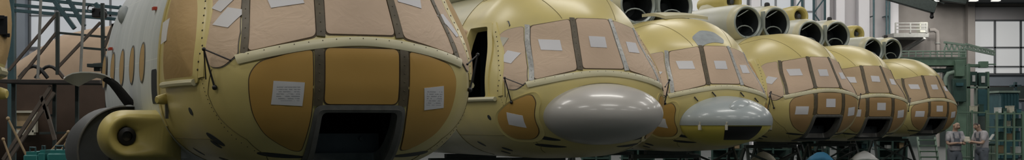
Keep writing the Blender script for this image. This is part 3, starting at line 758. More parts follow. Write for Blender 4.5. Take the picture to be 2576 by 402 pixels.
struct('clutter_backdrop', wallbox(-47.7, 47.7, 0, wz(219), WY - .1, .09), 'clutter_dark')  # dark band added over the pale wall foot, standing in for clutter
struct('trim_band', wallbox(wx(2442), 48, wz(216), wz(188), WY - .12, .1), 'band')
struct('trim_header', wallbox(wx(2434), 48, wz(52), wz(18), WY - .12, .1), 'wall')
def window(n, px0, px1, py0, py1, vs, hs, m):
    x0, x1, z0, z1 = wx(px0), wx(px1), wz(py1), wz(py0)
    w = empty(f'window_{n}', ((x0 + x1) / 2, WY - .15, z0)); w['kind'] = 'structure'
    ox, oz = (x0 + x1) / 2, z0
    link('pane', MB().box((0, 0.02, (z1 - z0) / 2), (x1 - x0, .06, z1 - z0)).mesh('pane', M[m]), w)
    fr = MB()
    for px in [px0] + vs + [px1]: fr.box((wx(px) - ox, -.06, (z1 - z0) / 2), (.14, .12, z1 - z0))
    for py in [py0] + hs + [py1]: fr.box((0, -.06, wz(py) - oz), (x1 - x0, .12, .12))
    link('window_frame', fr.mesh('window_frame', M['mulw']), w)
window(1, 2443, 2700, 52, 186, [2500, 2565, 2630], [120, 168], 'daylight')
window(2, 78, 142, -40, 120, [], [40], 'bluelight'); window(3, 150, 345, -40, 120, [215, 280], [40], 'bluelight')
window(4, 1545, 1700, -40, 150, [1600, 1650], [30, 90], 'bluelight'); window(5, 1715, 1880, -40, 150, [1770, 1825], [30, 90], 'daylight')
window(6, 1912, 1990, -40, 140, [1950], [30, 90], 'bluelight')
window(7, 2020, 2050, -40, 140, [], [30, 90], 'bluelight')
for i, (a, b) in enumerate([(30, 74), (1700, 1714), (1884, 1908), (1996, 2014), (2066, 2080), (2096, 2118), (2152, 2180), (2228, 2252)]):
    struct(f'trim_pillar_{i + 1}', MB().box((wx((a + b) / 2), WY - .5, 7.5), ((b - a) / F * WY, .9, 15)), 'pillar' if i else 'band')
struct('trim_pillar_9', MB().box((wx(2436), WY - .4, 5), (.5, .7, 10)), 'tanwall')
for i, px in enumerate((2187, 2219, 2226)):
    tag(link('wall_pipe', MB().tube([(wx(px), WY - 1.2, 0.0), (wx(px), WY - 1.2, 14.9)], .07, 10).tube([(wx(px), WY - 1.2, 9), (wx(px), WY - .1, 9)], .04, 6).mesh('wall_pipe', M['teal']), None),
        ['thin dark pipe right of the widest white pillar', 'left one of the paired dark pipes beside the white pillar', 'right one of the paired dark pipes touching the white pillar'][i], 'pipe', 'wall pipes')

# lamps under the ceiling: housings plus area lights; then added fills for the back wall
def area(name, loc, sx, sy, e, col=(1, .97, .92), rot=(0, 0, 0)):
    l = bpy.data.lights.new(name, 'AREA'); l.shape = 'RECTANGLE'; l.size = sx; l.size_y = sy; l.energy = e; l.color = col
    o = bpy.data.objects.new(name, l); COL.objects.link(o); o.location = loc; o.rotation_euler = rot; return o
for iy, y in enumerate((2, 13, 25, 38, 52, 68, 84)):
    for ix, x in enumerate((-22, -10, 2, 14, 26)):
        area('hall_lamp', (x, y, 14.2), 6.0, 1.4, 425 if y < 60 else 560)
for x in (-36, -24, -12, 0, 10, 20, 27):  # unseen fill lights, added to brighten the back wall
    area('wall_fill', (x, 91, 13.6), 6.0, 1.4, 480, rot=(R(35), 0, 0))
for px, lb in ((2357, 'left'), (2449, 'middle'), (2505, 'right')):
    p = at(px, 5, 95.5); t = empty('ceiling_lamp', (p.x, p.y, wz(10)), label=f'{lb} of three small white lamps under the dark bay ceiling', cat='lamp', group='bay ceiling lamps')
    link('lamp_housing', MB().box((0, 0, -.06), (.6, .6, .12)).mesh('lamp_housing', M['mulw']), t)
    area('bay_lamp', (p.x, p.y, wz(10) - .21), 0.45, .45, 130)
    link('diffuser', MB().box((0, 0, -.15), (.5, .5, .08)).mesh('diffuser', M['lamp']), t)

W = bpy.data.worlds.new('hall_world'); SC.world = W; W.use_nodes = True
W.node_tree.nodes['Background'].inputs['Color'].default_value = (.55, .85, 1, 1)
W.node_tree.nodes['Background'].inputs['Strength'].default_value = .12

# ------------------------------------------------------------------ left background: gantry, scaffold, old fuselage
def bars(root, kind, segs, depth, r, m, square=True):
    o = Vector(root.location)
    for (a, b) in segs:
        p, q = at(*a, depth) - o, at(*b, depth) - o
        mb = MB().beam(p, q, r * 2, r * 2) if square else MB().tube([p, q], r, 8)
        link(kind, mb.mesh(kind, M[m]), root)
def unpainted():
    D = 34.0; k = D / F
    root = empty('old_fuselage', at(170, 308, D) * 1.0 - Vector((0, 0, 1.65)), label='tan and dark brown bare fuselage behind the scaffold on the left', cat='fuselage')
    prof = [(-60, 235, .6), (-20, 215, .9), (30, 180, 1.1), (70, 150, 1.2), (110, 122, 1.28), (165, 88, 1.3), (230, 73, 1.3), (300, 62, 1.3), (420, 58, 1.3), (560, 60, 1.2), (640, 90, .8)]
    o = root.location
    for nm, m, lo, hi in (('upper_body', 'oldtan', 1, 0), ('lower_body', 'oldbrown_shaded', 0, 1)):
        rows = []
        for px, py, w in prof:
            top = at(px, py, D).z; x = at(px, py, D).x; mid = 2.62 if top > 2.75 else top - .1; row = []
            for i in range(17):
                a = math.pi * i / 16
                if lo: row.append(Vector((x - o.x, -w * math.cos(a) * 1.0, mid + (top - mid) * math.sin(a) ** .8)))
                else: row.append(Vector((x - o.x, -w * math.cos(a), mid - (mid - .62) * math.sin(a) ** .7)))
            rows.append(row)
        mb = MB().grid(rows); mb.add(rows[0], [tuple(range(17))]); mb.add(rows[-1], [tuple(range(17))])
        link(nm, mb.mesh(nm, M[m]), root)
    fy = -1.32
    def fl(px, py): p = at(px, py, D + fy); return Vector((p.x - o.x, fy, p.z))
    a, b = fl(38, 333), fl(88, 281)
    fr = MB(); c = (a + b) / 2; w, h = b.x - a.x, b.z - a.z
    for dx, dz, sx, sz in ((-w / 2, 0, .07, h), (w / 2, 0, .09, h), (0, h / 2, w, .05), (0, -h / 2, w, .12)): fr.box(c + Vector((dx, 0, dz)), (sx, .16, sz))
    wf = link('window_frame', fr.mesh('window_frame', M['cream']), root); wf['label'] = 'pale square window frame'
    link('window_cover', MB().box(c + Vector((.0, .06, 0)), (w - .06, .05, h - .06)).mesh('window_cover', M['wood']), wf)
    sb = MB()
    for x in (-3, 0, 3): sb.box((x, 0, .36), (.4, 1.6, .72))
    link('support_block', sb.mesh('support_block', M['steel']), root)
unpainted()

g = empty('overhead_gantry', at(180, 40, 29.0) - Vector((0, 0, at(180, 40, 29.0).z)), label='teal steel gantry crossing above the scaffold at upper left', cat='gantry')
bars(g, 'girder', [((30, -8), (360, 26)), ((30, 12), (360, 40)), ((30, 26), (360, 54))], 29.0, .033, 'teal')
bars(g, 'lattice_brace', [((138, 4), (188, 72)), ((168, -8), (212, 66)), ((240, 8), (262, 44)), ((300, 16), (330, 52))], 29.0, .042, 'teal')
for x in (30, 360):
    link('post', MB().beam((at(x, 0, 29).x - g.location.x, 0, 0), (at(x, 0, 29).x - g.location.x, 0, at(x, -8 if x < 99 else 26, 29).z), .14, .14).mesh('post', M['teal']), g)
c = at(250, 33, 28.6) - g.location
link('trolley', MB().box(c, (.22, .3, .18)).lathe([(0, .07), (.1, .07)], c + Vector((-.12, -.2, .08)), (0, 1, 0), 14).lathe([(0, .07), (.1, .07)], c + Vector((.12, -.2, -.03)), (0, 1, 0), 14).mesh('trolley', M['black']), g)

SD = 25.0
s = empty('steel_scaffold', Vector((at(150, 308, SD).x, SD, 0)), label='dark steel scaffold with diagonal braces and a plank deck at left', cat='scaffold')
fl = 308 + 1.65 * F / SD
bars(s, 'post', [((145, 30), (145, 188)), ((137, 205), (137, fl)), ((194, 212), (194, fl)), ((258, 8), (260, 205)), ((270, 205), (270, fl)), ((34, 205), (34, fl))], SD, .03, 'steel')
bars(s, 'brace', [((22, 177), (145, 32)), ((45, 203), (142, 82)), ((145, 170), (253, 56)), ((285, 60), (262, 120)), ((285, 60), (292, 118)), ((285, 60), (308, 80)), ((262, 118), (262, 182)), ((145, 175), (170, 205))], SD, .024, 'brownsteel')
bars(s, 'brace', [((8, 402), (128, 217)), ((20, 404), (137, 232)), ((115, 268), (138, 352)), ((104, 240), (122, 300))], SD - .5, .03, 'brownsteel')
bars(s, 'rail', [((142, 82), (298, 96)), ((206, 120), (300, 128)), ((235, 162), (262, 160)), ((120, 290), (137, 290)), ((100, 335), (190, 333)), ((30, 320), (65, 320))], SD, .02, 'steel')
link('deck', MB().beam(at(24, 206, SD) - s.location, at(276, 208, SD) - s.location, 1.2, .06).mesh('deck', M['plank']), s)
link('tool_tray', MB().box(at(245, 165, SD) - s.location, (.28, .3, .06)).box(at(245, 172, SD) - s.location, (.1, .1, .1)).mesh('tool_tray', M['steel']), s)
for a, b, lb in (((103, -10), (95, 204), 'left of two thin pale poles rising before the tan fuselage'), ((212, -10), (202, 204), 'right of two thin pale poles rising before the tan fuselage')):
    p, q = at(*a, SD - .45), at(*b, SD - .45); q.z = at(150, 207, SD).z + .062
    tag(link('pole', MB().tube([p, q], .026, 8).tube([q, q + Vector((0, 0, -.012))], .05, 8).mesh('pole', M['pale'])), lb, 'pole', 'thin pale poles')
hp = [at(48 + 9 * k, 196 - 30 * math.sin(math.pi * k / 8), SD + .38) for k in range(9)]
tag(link('hose', MB().tube(hp, .035, 8).tube([p + Vector((.25, .10, 0)) for p in hp], .03, 8).mesh('hose', M['hose'])), 'black looped hose lying on the scaffold deck', 'hose')
for i, (a, b, lb) in enumerate((((60, 298), (100, 350), ''), ((20, 298), (66, 390), 'thin pale rod leaning in the lower left before the brown fuselage'), ((135, 372), (172, 332), 'upper short brass rod left of the side tank'), ((140, 402), (170, 352), 'lower short brass rod left of the side tank'), ((8, 350), (16, 372), 'tiny brass rod at the left edge beside the yellow helicopter'))):
    if not lb: continue
    rd_ = (0, 20.3, 21.2, 22.2, 23.2)[i]; p, q = at(*a, rd_), at(*b, rd_)
    d_ = (q - p).normalized(); q2 = q + d_ * ((q.z - .0) / max(-d_.z, .2)) if q.z < p.z else q
    if p.z < q.z: p, q = q, p
    d_ = (q - p).normalized(); q2 = p + d_ * (p.z / max(-d_.z, .2))
    tag(link('rod', MB().tube([p, q2], .018, 8).ball(p, .03).mesh('rod', M['wood'])), lb, 'rod', 'thin rods in the lower left')
for i, (x0, x1, y0, lb) in enumerate(((84, 118, 388, 'left teal machine casing at the bottom left'), (120, 136, 384, 'middle low teal machine casing with a small post'), (142, 192, 384, 'right teal machine casing just left of the side tank'))):
    p0, p1 = at(x0, y0, 19.5), at(x1, y0, 19.5); w = p1.x - p0.x
    t = empty('machine_casing', ((p0.x + p1.x) / 2, 19.5, 0), label=lb, cat='machine', group='teal machine casings')
    link('casing', MB().box((0, 0, p0.z / 2), (w, .8, p0.z)).mesh('casing', M['tealbox']), t)
    link('lid', MB().box((0, 0, p0.z + .02), (w * .8, .7, .05)).mesh('lid', M['tealbox']), t)
    link('handle', MB().tube([(-w * .2, -.3, p0.z + .04), (-w * .2, -.3, p0.z + .1), (w * .2, -.3, p0.z + .1), (w * .2, -.3, p0.z + .04)], .014, 6).mesh('handle', M['teal']), t)

# ------------------------------------------------------------------ right background
def pbox(px0, px1, py0, py1, depth, thick=.6):
    a, b = at(px0, py1, depth), at(px1, py0, depth)
    return ((a + b) / 2 + Vector((0, thick / 2, 0)), (b.x - a.x, thick, b.z - a.z))
def groot(name, px, depth, **kw): return empty(name, Vector((at(px, 308, depth).x, depth, 0)), **kw)
def addp(root, name, boxes, m, depth=None, label=None):
    mb = MB()
    for bx in boxes:
        c, d_ = pbox(*bx); mb.box(c - Vector(root.location), d_)
    o = link(name, mb.mesh(name, M[m]), root)
    if label: o['label'] = label
    return o
JD = 58.0; fy = 308 + 1.65 * F / JD
j = groot('assembly_jig', 2380, JD, label='tall green assembly jig with a long top beam right behind the farthest nose', cat='machine')
addp(j, 'top_beam', [(2225, 2432, 147, 165, JD, 1.2)], 'jig'); addp(j, 'deck', [(2225, 2432, 143, 147, JD, 1.6)], 'jigp')
addp(j, 'column', [(2401, 2433, 165, fy, JD, 1.2)], 'jig'); addp(j, 'column', [(2228, 2250, 165, fy, JD, 1.2)], 'jig')
addp(j, 'front_panel', [(2397, 2431, 198, 256, JD - .3, .3)], 'jigd'); addp(j, 'front_panel', [(2404, 2428, 151, 192, JD - .25, .25)], 'jig')
addp(j, 'control_box', [(2406, 2424, 208, 216, JD - .4, .1)], 'tealcab'); addp(j, 'inner_frame', [(2290, 2396, 172, 182, JD + .3, .3), (2376, 2384, 180, 300, JD + .3, .3)], 'jigd')
o_ = Vector(j.location)
link('duct', MB().tube([at(2378, 215, JD) - o_, at(2379, 195, JD) - o_, at(2385, 185, JD) - o_, at(2401, 181, JD) - o_], .09, 10).mesh('duct', M['jigp']), j)
rl = MB()
for px in range(2232, 2432, 18): rl.tube([at(px, 143, JD - .1) - o_, at(px, 129, JD - .1) - o_], .03, 6)
rl.tube([at(2230, 129, JD - .1) - o_, at(2432, 129, JD - .1) - o_], .03, 6).tube([at(2230, 136, JD - .1) - o_, at(2432, 136, JD - .1) - o_], .025, 6)
link('railing', rl.mesh('railing', M['jigp']), j)
# second machine with swing arm and glazed cabins
k2 = groot('jig_cabin', 2463, JD + 2, label='green steel frame with two small glazed cabins and a side arm', cat='machine'); KD = JD + 2; fk = 308 + 1.65 * F / KD
addp(k2, 'post', [(2436, 2441, 160, fk, KD, .3)], 'jig'); addp(k2, 'post', [(2456, 2460, 214, fk, KD, .3)], 'jigp'); addp(k2, 'post', [(2484, 2489, 180, fk, KD, .3)], 'jig')
for a in ((2441, 2459, 180, 214), (2462, 2485, 182, 217)):
    cb = addp(k2, 'cabin', [(*a, KD, .5)], 'jigd'); w_ = a[1] - a[0]
    addp(k2, 'pane', [(a[0] + w_ * .3, a[1] - w_ * .3, a[2] + 9, a[3] - 9, KD - .06, .05)], 'white')
addp(k2, 'arm', [(2440, 2476, 161, 168, KD, .4), (2470, 2506, 160, 163, KD, .2), (2466, 2487, 154, 170, KD - .1, .3)], 'jig')
addp(k2, 'locker', [(2461, 2484, 224, 292, KD - .1, .6)], 'tealcab'); addp(k2, 'cross_rail', [(2436, 2490, 217, 222, KD, .4)], 'jigp')
# container, cabinets
c1 = groot('ribbed_container', 2540, JD + 6, label='teal ribbed container below the big window at far right', cat='container'); CDp = JD + 6
addp(c1, 'body', [(2516, 2564, 232, 308 + 1.65 * F / CDp, CDp, 1.5)], 'tealcab'); addp(c1, 'ribs', [(2519 + 8 * i, 2521 + 8 * i, 236, 330, CDp - .06, .06) for i in range(6)], 'tealcab'); addp(c1, 'rim', [(2513, 2567, 228, 233, CDp - .1, 1.7)], 'jigp')
b1 = groot('work_bench', 2590, JD + 8, label='pale bench block at the right edge beside the ribbed container', cat='bench')
addp(b1, 'body', [(2566, 2630, 252, 308 + 1.65 * F / (JD + 8), JD + 8, 1.2)], 'band'); addp(b1, 'bench_top', [(2564, 2632, 248, 252, JD + 7.9, 1.4)], 'pale')
b2 = groot('stop_post', 2556, JD + 7.8, label='short blue post with a cross bar standing behind the ribbed container', cat='post')
addp(b2, 'post', [(2553, 2559, 206, 308 + 1.65 * F / (JD + 7.8), JD + 7.8, .2)], 'teal'); addp(b2, 'cross_bar', [(2545, 2570, 213, 218, JD + 7.8, .3)], 'teal')

RD = 50.0; fr_ = 308 + 1.65 * F / RD
def rack(pxs, pys, lb, m, depth, name='storage_rack'):
    f_ = 308 + 1.65 * F / depth; r_ = groot(name, sum(pxs) / len(pxs), depth, label=lb, cat='rack', group='green storage racks')
    for p in pxs:
        for dd in (0, 1.0): addp(r_, 'post', [(p - 2.2, p + 2.2, pys[0] - 4, f_, depth + dd, .12)], m)
    for y in pys: addp(r_, 'shelf', [(pxs[0] - 1.2, pxs[-1] + 1.2, y, y + 3.5, depth + .03, 1.02)], m)
    return r_
rack((2408, 2446, 2483), (281, 358, 395), 'green rack standing directly behind the two men', 'jig', RD)
rack((2509, 2530, 2552, 2574), (284, 318, 352, 386), 'dense green rack at the lower right corner', 'jig', RD - 3)
rr = random.Random(3)
def crate(nm, lb, cat, grp, px0, px1, py0, py1, depth, m, extra=None):
    c, d_ = pbox(px0, px1, py0, py1, depth, .45); c.z += at(0, py1, RD if depth > RD else RD - 3).z + .006 - (c.z - d_[2] / 2)
    t = empty(nm, c - Vector((0, 0, d_[2] / 2)), label=lb, cat=cat, group=grp)
    h = d_[2]
    link('body', MB().box((0, 0, h * .46), (d_[0], d_[1], h * .92)).mesh('body', M[m]), t)
    link('lid', MB().box((0, 0, h * .95), (d_[0] * 1.05, d_[1] * 1.05, h * .1)).mesh('lid', M[m]), t)
    return t
cr = [(2449, 2460, 266, 281, RD + .3, 'cream', 'cream box on the top shelf behind the men'), (2463, 2475, 262, 281, RD + .3, 'jigd', 'dark green box on the top shelf behind the men'),
      (2449, 2462, 332, 358, RD + .3, 'jigp', 'pale green box on the middle shelf behind the right man'), (2464, 2478, 340, 358, RD + .3, 'tealcab', 'teal box on the middle shelf behind the right man'),
      (2512, 2520, 270, 284, RD - 2.7, 'white', 'white box on top of the dense rack, first from the left'), (2523, 2533, 272, 284, RD - 2.7, 'jigd', 'dark box on top of the dense rack, second from the left'), (2540, 2552, 266, 284, RD - 2.7, 'cream', 'cream box on top of the dense rack, tallest one'), (2558, 2570, 274, 284, RD - 2.7, 'tealcab', 'teal box on top of the dense rack, nearest the right edge'),
      (2512, 2524, 300, 318, RD - 2.7, 'tealcab', 'teal box on the second shelf of the dense rack'), (2533, 2543, 304, 318, RD - 2.7, 'cream', 'cream box on the second shelf of the dense rack'), (2556, 2570, 298, 318, RD - 2.7, 'jigd', 'dark box on the second shelf of the dense rack'),
      (2513, 2526, 332, 352, RD - 2.7, 'jigd', 'dark box on the third shelf of the dense rack'), (2533, 2548, 336, 352, RD - 2.7, 'wood', 'wooden box on the third shelf of the dense rack'), (2556, 2566, 330, 352, RD - 2.7, 'tealcab', 'teal box on the third shelf of the dense rack'),
      (2514, 2528, 366, 386, RD - 2.7, 'wood', 'wooden box on the lowest visible shelf of the dense rack'), (2553, 2572, 370, 386, RD - 2.7, 'white', 'white box on the lowest visible shelf of the dense rack')]
for (a, b, c_, d_, dp, m, lb) in cr: crate('storage_box', lb, 'box', 'boxes on the racks', a, b, c_, d_, dp, m)
cb = groot('tool_cabinet', 2494, RD - 1, label='pale low cabinet right of the two men', cat='cabinet'); CB = RD - 1
addp(cb, 'body', [(2481, 2507, 364, 308 + 1.65 * F / CB, CB, .7)], 'jigp'); addp(cb, 'top', [(2479, 2509, 360, 364, CB - .05, .8)], 'jigd'); addp(cb, 'door', [(2483, 2493, 367, 420, CB - .04, .04)], 'jigp'); addp(cb, 'door', [(2495, 2505, 367, 420, CB - .04, .04)], 'jigp')
p = at(2494, 360, CB + .2); p.z += .03
pd = empty('document_stand', p, label='white tilted sheet holder on the pale cabinet', cat='document holder')
link('sheet', MB().beam((-.10, 0, .02), (.08, .02, .28), .2, .02).mesh('sheet', M['white']), pd); link('base', MB().box((-.05, 0, .01), (.26, .22, .02)).mesh('base', M['jigd']), pd)

# balcony on the back wall
BD = WY - 3.0
bl = empty('balcony', Vector((at(2292, 308, BD).x, BD, at(2292, 94, BD).z)), label='white railed balcony bracketed to the taupe wall', cat='balcony'); ob = Vector(bl.location)
addp(bl, 'slab', [(2248, 2337, 83, 94, BD, 3.1)], 'pale')
rb = MB()
for px in (2253, 2290, 2331): rb.box(at(px, 70, BD) - ob, (.10, .10, 25 / F * BD))
for py in (58, 66, 74): rb.beam(at(2252, py, BD) - ob, at(2332, py, BD) - ob, .08, .08)
link('railing', rb.mesh('railing', M['pale']), bl)
link('bracket', MB().beam(at(2326, 95, BD) - ob, at(2272, 130, BD + 2.6) - ob, .18, .2).mesh('bracket', M['pale']), bl)
vb = at(2320, 83, BD + 1.2)
vo = empty('ventilation_unit', vb, label='white box standing on the balcony', cat='ventilation unit'); link('case', MB().box((0, 0, .36), (.56, .8, .72)).mesh('case', M['cowl']), vo); link('grille', MB().box((0, -.42, .4), (.4, .04, .4)).mesh('grille', M['pale']), vo)
dk = empty('exhaust_duct', Vector((at(2348, 308, WY - 1).x, WY - 1.0, 0)), label='pale bent duct on the taupe wall right of the balcony', cat='duct'); od = Vector(dk.location)
link('pipe', MB().tube([at(2338, 76, WY - 1) - od, at(2350, 75, WY - 1) - od, at(2358, 80, WY - 1) - od, at(2359, 92, WY - 1) - od, Vector((at(2359, 0, WY - 1).x - od.x, 0, 0))], .15, 10).mesh('pipe', M['tanwall']), dk)
link('clamp', MB().lathe([(0, .19), (.1, .19)], at(2359, 110, WY - 1) - od, (0, 0, 1), 12).mesh('clamp', M['pale']), dk)
# dark crane girder at the ceiling
GD = 92.0
cg = empty('crane_girder', Vector((at(2300, 308, GD).x, GD, at(2300, 0, GD).z)), label='dark tapering crane girder hanging under the roof', cat='crane'); oc = Vector(cg.location)
link('girder', MB().beam(at(2200, -24, GD) - oc, at(2352, 20, GD) - oc, .5, .75).mesh('girder', M['steel']), cg)
link('top_chord', MB().beam(at(2200, -30, GD) - oc, at(2430, 4, GD) - oc, .4, .35).mesh('top_chord', M['steel']), cg)
link('hanger', MB().beam(at(2344, 14, GD) - oc, at(2344, 42, GD) - oc, .18, .18).ball(at(2344, 42, GD) - oc, .14).mesh('hanger', M['black']), cg)
lk = MB()
for i in range(8): lk.beam(at(2210 + 22 * i, -26 + 4 * i, GD) - oc, at(2221 + 22 * i, -12 + 3 * i, GD) - oc, .1, .1)
link('lattice', lk.mesh('lattice', M['steel']), cg)
hc = MB().tube([at(2300, 3, GD) - oc, at(2300, 3, GD) - oc + Vector((0, 0, 16 - at(2300, 3, GD).z - 1.2))], .06, 6)
link('hanger_rod', hc.mesh('hanger_rod', M['steel']), cg)
# lattice boom
def lattice(name, a, b, depth, h, n, m, **kw):
    p, q = at(*a, depth), at(*b, depth); t = empty(name, p, **kw); d_ = q - p; up = Vector((0, 0, h))
    link('chord', MB().beam((0, 0, 0), d_, .09, .09).mesh('chord', M[m]), t); link('chord', MB().beam(up, d_ + up * .7, .09, .09).mesh('chord', M[m]), t)
    mb = MB()
    for i in range(n):
        A, B = d_ * (i / n), d_ * ((i + 1) / n); mb.beam(A, A.lerp(B, .5) + up * .85, .06, .06).beam(A.lerp(B, .5) + up * .85, B, .06, .06)
    link('lattice', mb.mesh('lattice', M[m]), t); return t
lattice('boom', (2428, 122), (2503, 138), 62, .20, 7, 'jigp', label='pale lattice boom slanting across the big window', cat='boom')
bm_ = [o for o in COL.objects if o.name == 'boom'][0]
link('mast', MB().box((-.05, .12, -bm_.location.z / 2), (.22, .22, bm_.location.z)).mesh('mast', M['jig']), bm_)
lattice('guard_frame', (2374, 129), (2428, 129), 60, .38, 4, 'jigp', label='pale green lattice guard on top of the jig', cat='guard')
for px0, px1, lb in ((1993, 2018, 'left blue-grey lattice column behind the engine intakes'), (2047, 2075, 'right blue-grey lattice column behind the engine intakes')):
    p = at((px0 + px1) / 2, 308, 88); p.z = 0; w = (px1 - px0) / F * 88; t = empty('lattice_column', p, label=lb, cat='column', group='lattice columns')
    for sx in (-1, 1): link('chord', MB().box((sx * w / 2, 0, 7.5), (.13, .13, 15)).mesh('chord', M['teal']), t)
    mb = MB()
    for i in range(16):
        s1 = 1 if i % 2 else -1; mb.beam((-s1 * w / 2, 0, i * .93), (s1 * w / 2, 0, (i + 1) * .93), .08, .08)
    link('lattice', mb.mesh('lattice', M['teal']), t)

# ------------------------------------------------------------------ clutter under the noses
st = groot('step_ladder', 2332, 52, label='green steel steps under the farthest nose', cat='steps'); SDp = 52
for x in (2308, 2352): link('rail', MB().beam(at(x, 345, SDp) - st.location, Vector((at(x, 300, SDp).x - st.location.x, -.5, 0)), .07, .09).mesh('rail', M['jigp']), st)
for i in range(5):
    y = 352 + 14 * i; p0 = at(2308, y, SDp); p1 = at(2352, y, SDp)
    link('tread', MB().box(((p0.x + p1.x) / 2 - st.location.x, -.12 * i * .9, p0.z), (p1.x - p0.x, .22, .05)).mesh('tread', M['jig']), st)
def cart(px, depth, w, lb, clothm):
    f_ = 308 + 1.65 * F / depth; t = groot('hand_cart', px, depth, label=lb, cat='cart', group='carts under the noses')
    for sx in (-1, 1):
        for sy in (0, .5): link('leg', MB().tube([(sx * w / 2, sy, 0.05), (sx * w / 2, sy, .62)], .02, 8).ball((sx * w / 2, sy, .05), .05).mesh('leg', M['steel']), t)
    link('tray', MB().box((0, .25, .62), (w + .1, .62, .05)).box((0, .25, .3), (w, .55, .04)).mesh('tray', M['jig']), t); return t
for px, dp, lb, m in ((2068, 37, 'cart with a blue cloth under the nose right of the blue-grey radome', 'blue'), (2180, 37.8, 'cart with a white cloth under the second helicopter from the far end', 'white'), (1925, 36, 'cart with a cream cloth below the blue-grey radome', 'cream')):
    t = cart(px, dp, .8, lb, m)
    mb = MB(); rows = []
    q = random.Random(px)
    for i in range(9):
        rows.append([Vector((-.34 + .68 * i / 8, .02 + .46 * k / 8, .676 + .22 * math.sin(math.pi * i / 8) * math.sin(math.pi * k / 8) + q.uniform(-.02, .03) * (0 < i < 8 and 0 < k < 8))) for k in range(9)])
    mb.grid(rows); p = Vector(t.location)
    cl = link('cloth', mb.mesh('cloth', M[m])); cl.location = p; cl.modifiers.new('th', 'SOLIDIFY').thickness = .02
    tag(cl, {'blue': 'crumpled blue cloth bundle on the cart under the nose right of the blue-grey radome', 'white': 'crumpled white cloth bundle on the cart under the second helicopter from the end', 'cream': 'crumpled cream cloth bundle on the cart below the blue-grey radome'}[m], 'cloth', 'cloth bundles')

for i, (px, dp, w) in enumerate(((1500, 46, 70), (1605, 50, 80), (1716, 47, 90), (1830, 53, 76), (1945, 48, 92), (2050, 56, 70), (2148, 52, 80), (2246, 54, 70))):
    r_ = rack((px - w / 2, px, px + w / 2), (352, 374, 396), f'low dark rack seen under the bellies, number {i + 1} from the left', 'jigd', dp, 'low_rack')
    addp(r_, 'dark_backdrop', [(px - w / 2, px + w / 2, 332, 500, dp + .95, .04)], 'jigd'); r_['group'] = 'low racks under the bellies'; r_['label'] = ['below the left part of the plain grey radome', 'below the right edge of the plain grey radome', 'below the gap between the two radomes', 'below the blue-grey radome', 'between the blue-grey radome and the next nose', 'below the nose right of the blue-grey one', 'below the second helicopter from the far end', 'left of the green steps'][i]; r_['label'] = 'low dark green rack seen ' + r_['label']  # dark sheet added behind each rack to darken the bright gap
    rq = random.Random(i)
    for j in range(4):
        bx = px - w / 2 + 5 + j * (w - 8) / 4; sh_ = (352, 374)[j % 2]; h_ = rq.choice((9, 12, 15)); m_ = ('white', 'tealcab', 'wood', 'jigp')[(i + j) % 4]
        c, d_ = pbox(bx, bx + w / 6, sh_ - h_, sh_, dp + .2, .4); c.z += at(0, sh_, dp).z + .006 - (c.z - d_[2] / 2)
        t = empty('storage_box', c - Vector((0, 0, d_[2] / 2)), label=f"{('white', 'teal', 'wooden', 'pale green')[(i + j) % 4]} box, {('upper', 'lower')[j % 2]} shelf, rack {r_['label'][25:]}", cat='box', group='boxes on the low racks')
        link('body', MB().box((0, 0, d_[2] * .45), (d_[0], d_[1], d_[2] * .9)).mesh('body', M[m_]), t); link('lid', MB().box((0, 0, d_[2] * .95), (d_[0] * 1.06, d_[1] * 1.06, d_[2] * .1)).mesh('lid', M[m_]), t)

# ------------------------------------------------------------------ people
def skinmesh(name, verts, edges, rad, m, parent, root_i=0, sub=2):
    me = bpy.data.meshes.new(name); me.from_pydata(verts, edges, []); o = link(name, me, parent)
    md = o.modifiers.new('Skin', 'SKIN'); md.use_smooth_shade = True
    ly = me.skin_vertices[0].data if me.skin_vertices else None
    if ly is None:
        import bmesh
        bm = bmesh.new(); bm.from_mesh(me); bm.verts.layers.skin.verify(); bm.to_mesh(me); bm.free(); ly = me.skin_vertices[0].data
    for i, r_ in enumerate(rad): ly[i].radius = r_ if isinstance(r_, tuple) else (r_, r_); ly[i].use_root = (i == root_i)
    o.modifiers.new('Sub', 'SUBSURF').levels = sub; o.modifiers['Sub'].render_levels = sub
    dg = bpy.context.evaluated_depsgraph_get(); ev = o.evaluated_get(dg); m2 = bpy.data.meshes.new_from_object(ev)
    for mod in list(o.modifiers): o.modifiers.remove(mod)
    m2.materials.clear(); m2.materials.append(M[m]); o.data = m2
    for pl in m2.polygons: pl.use_smooth = True
    return o
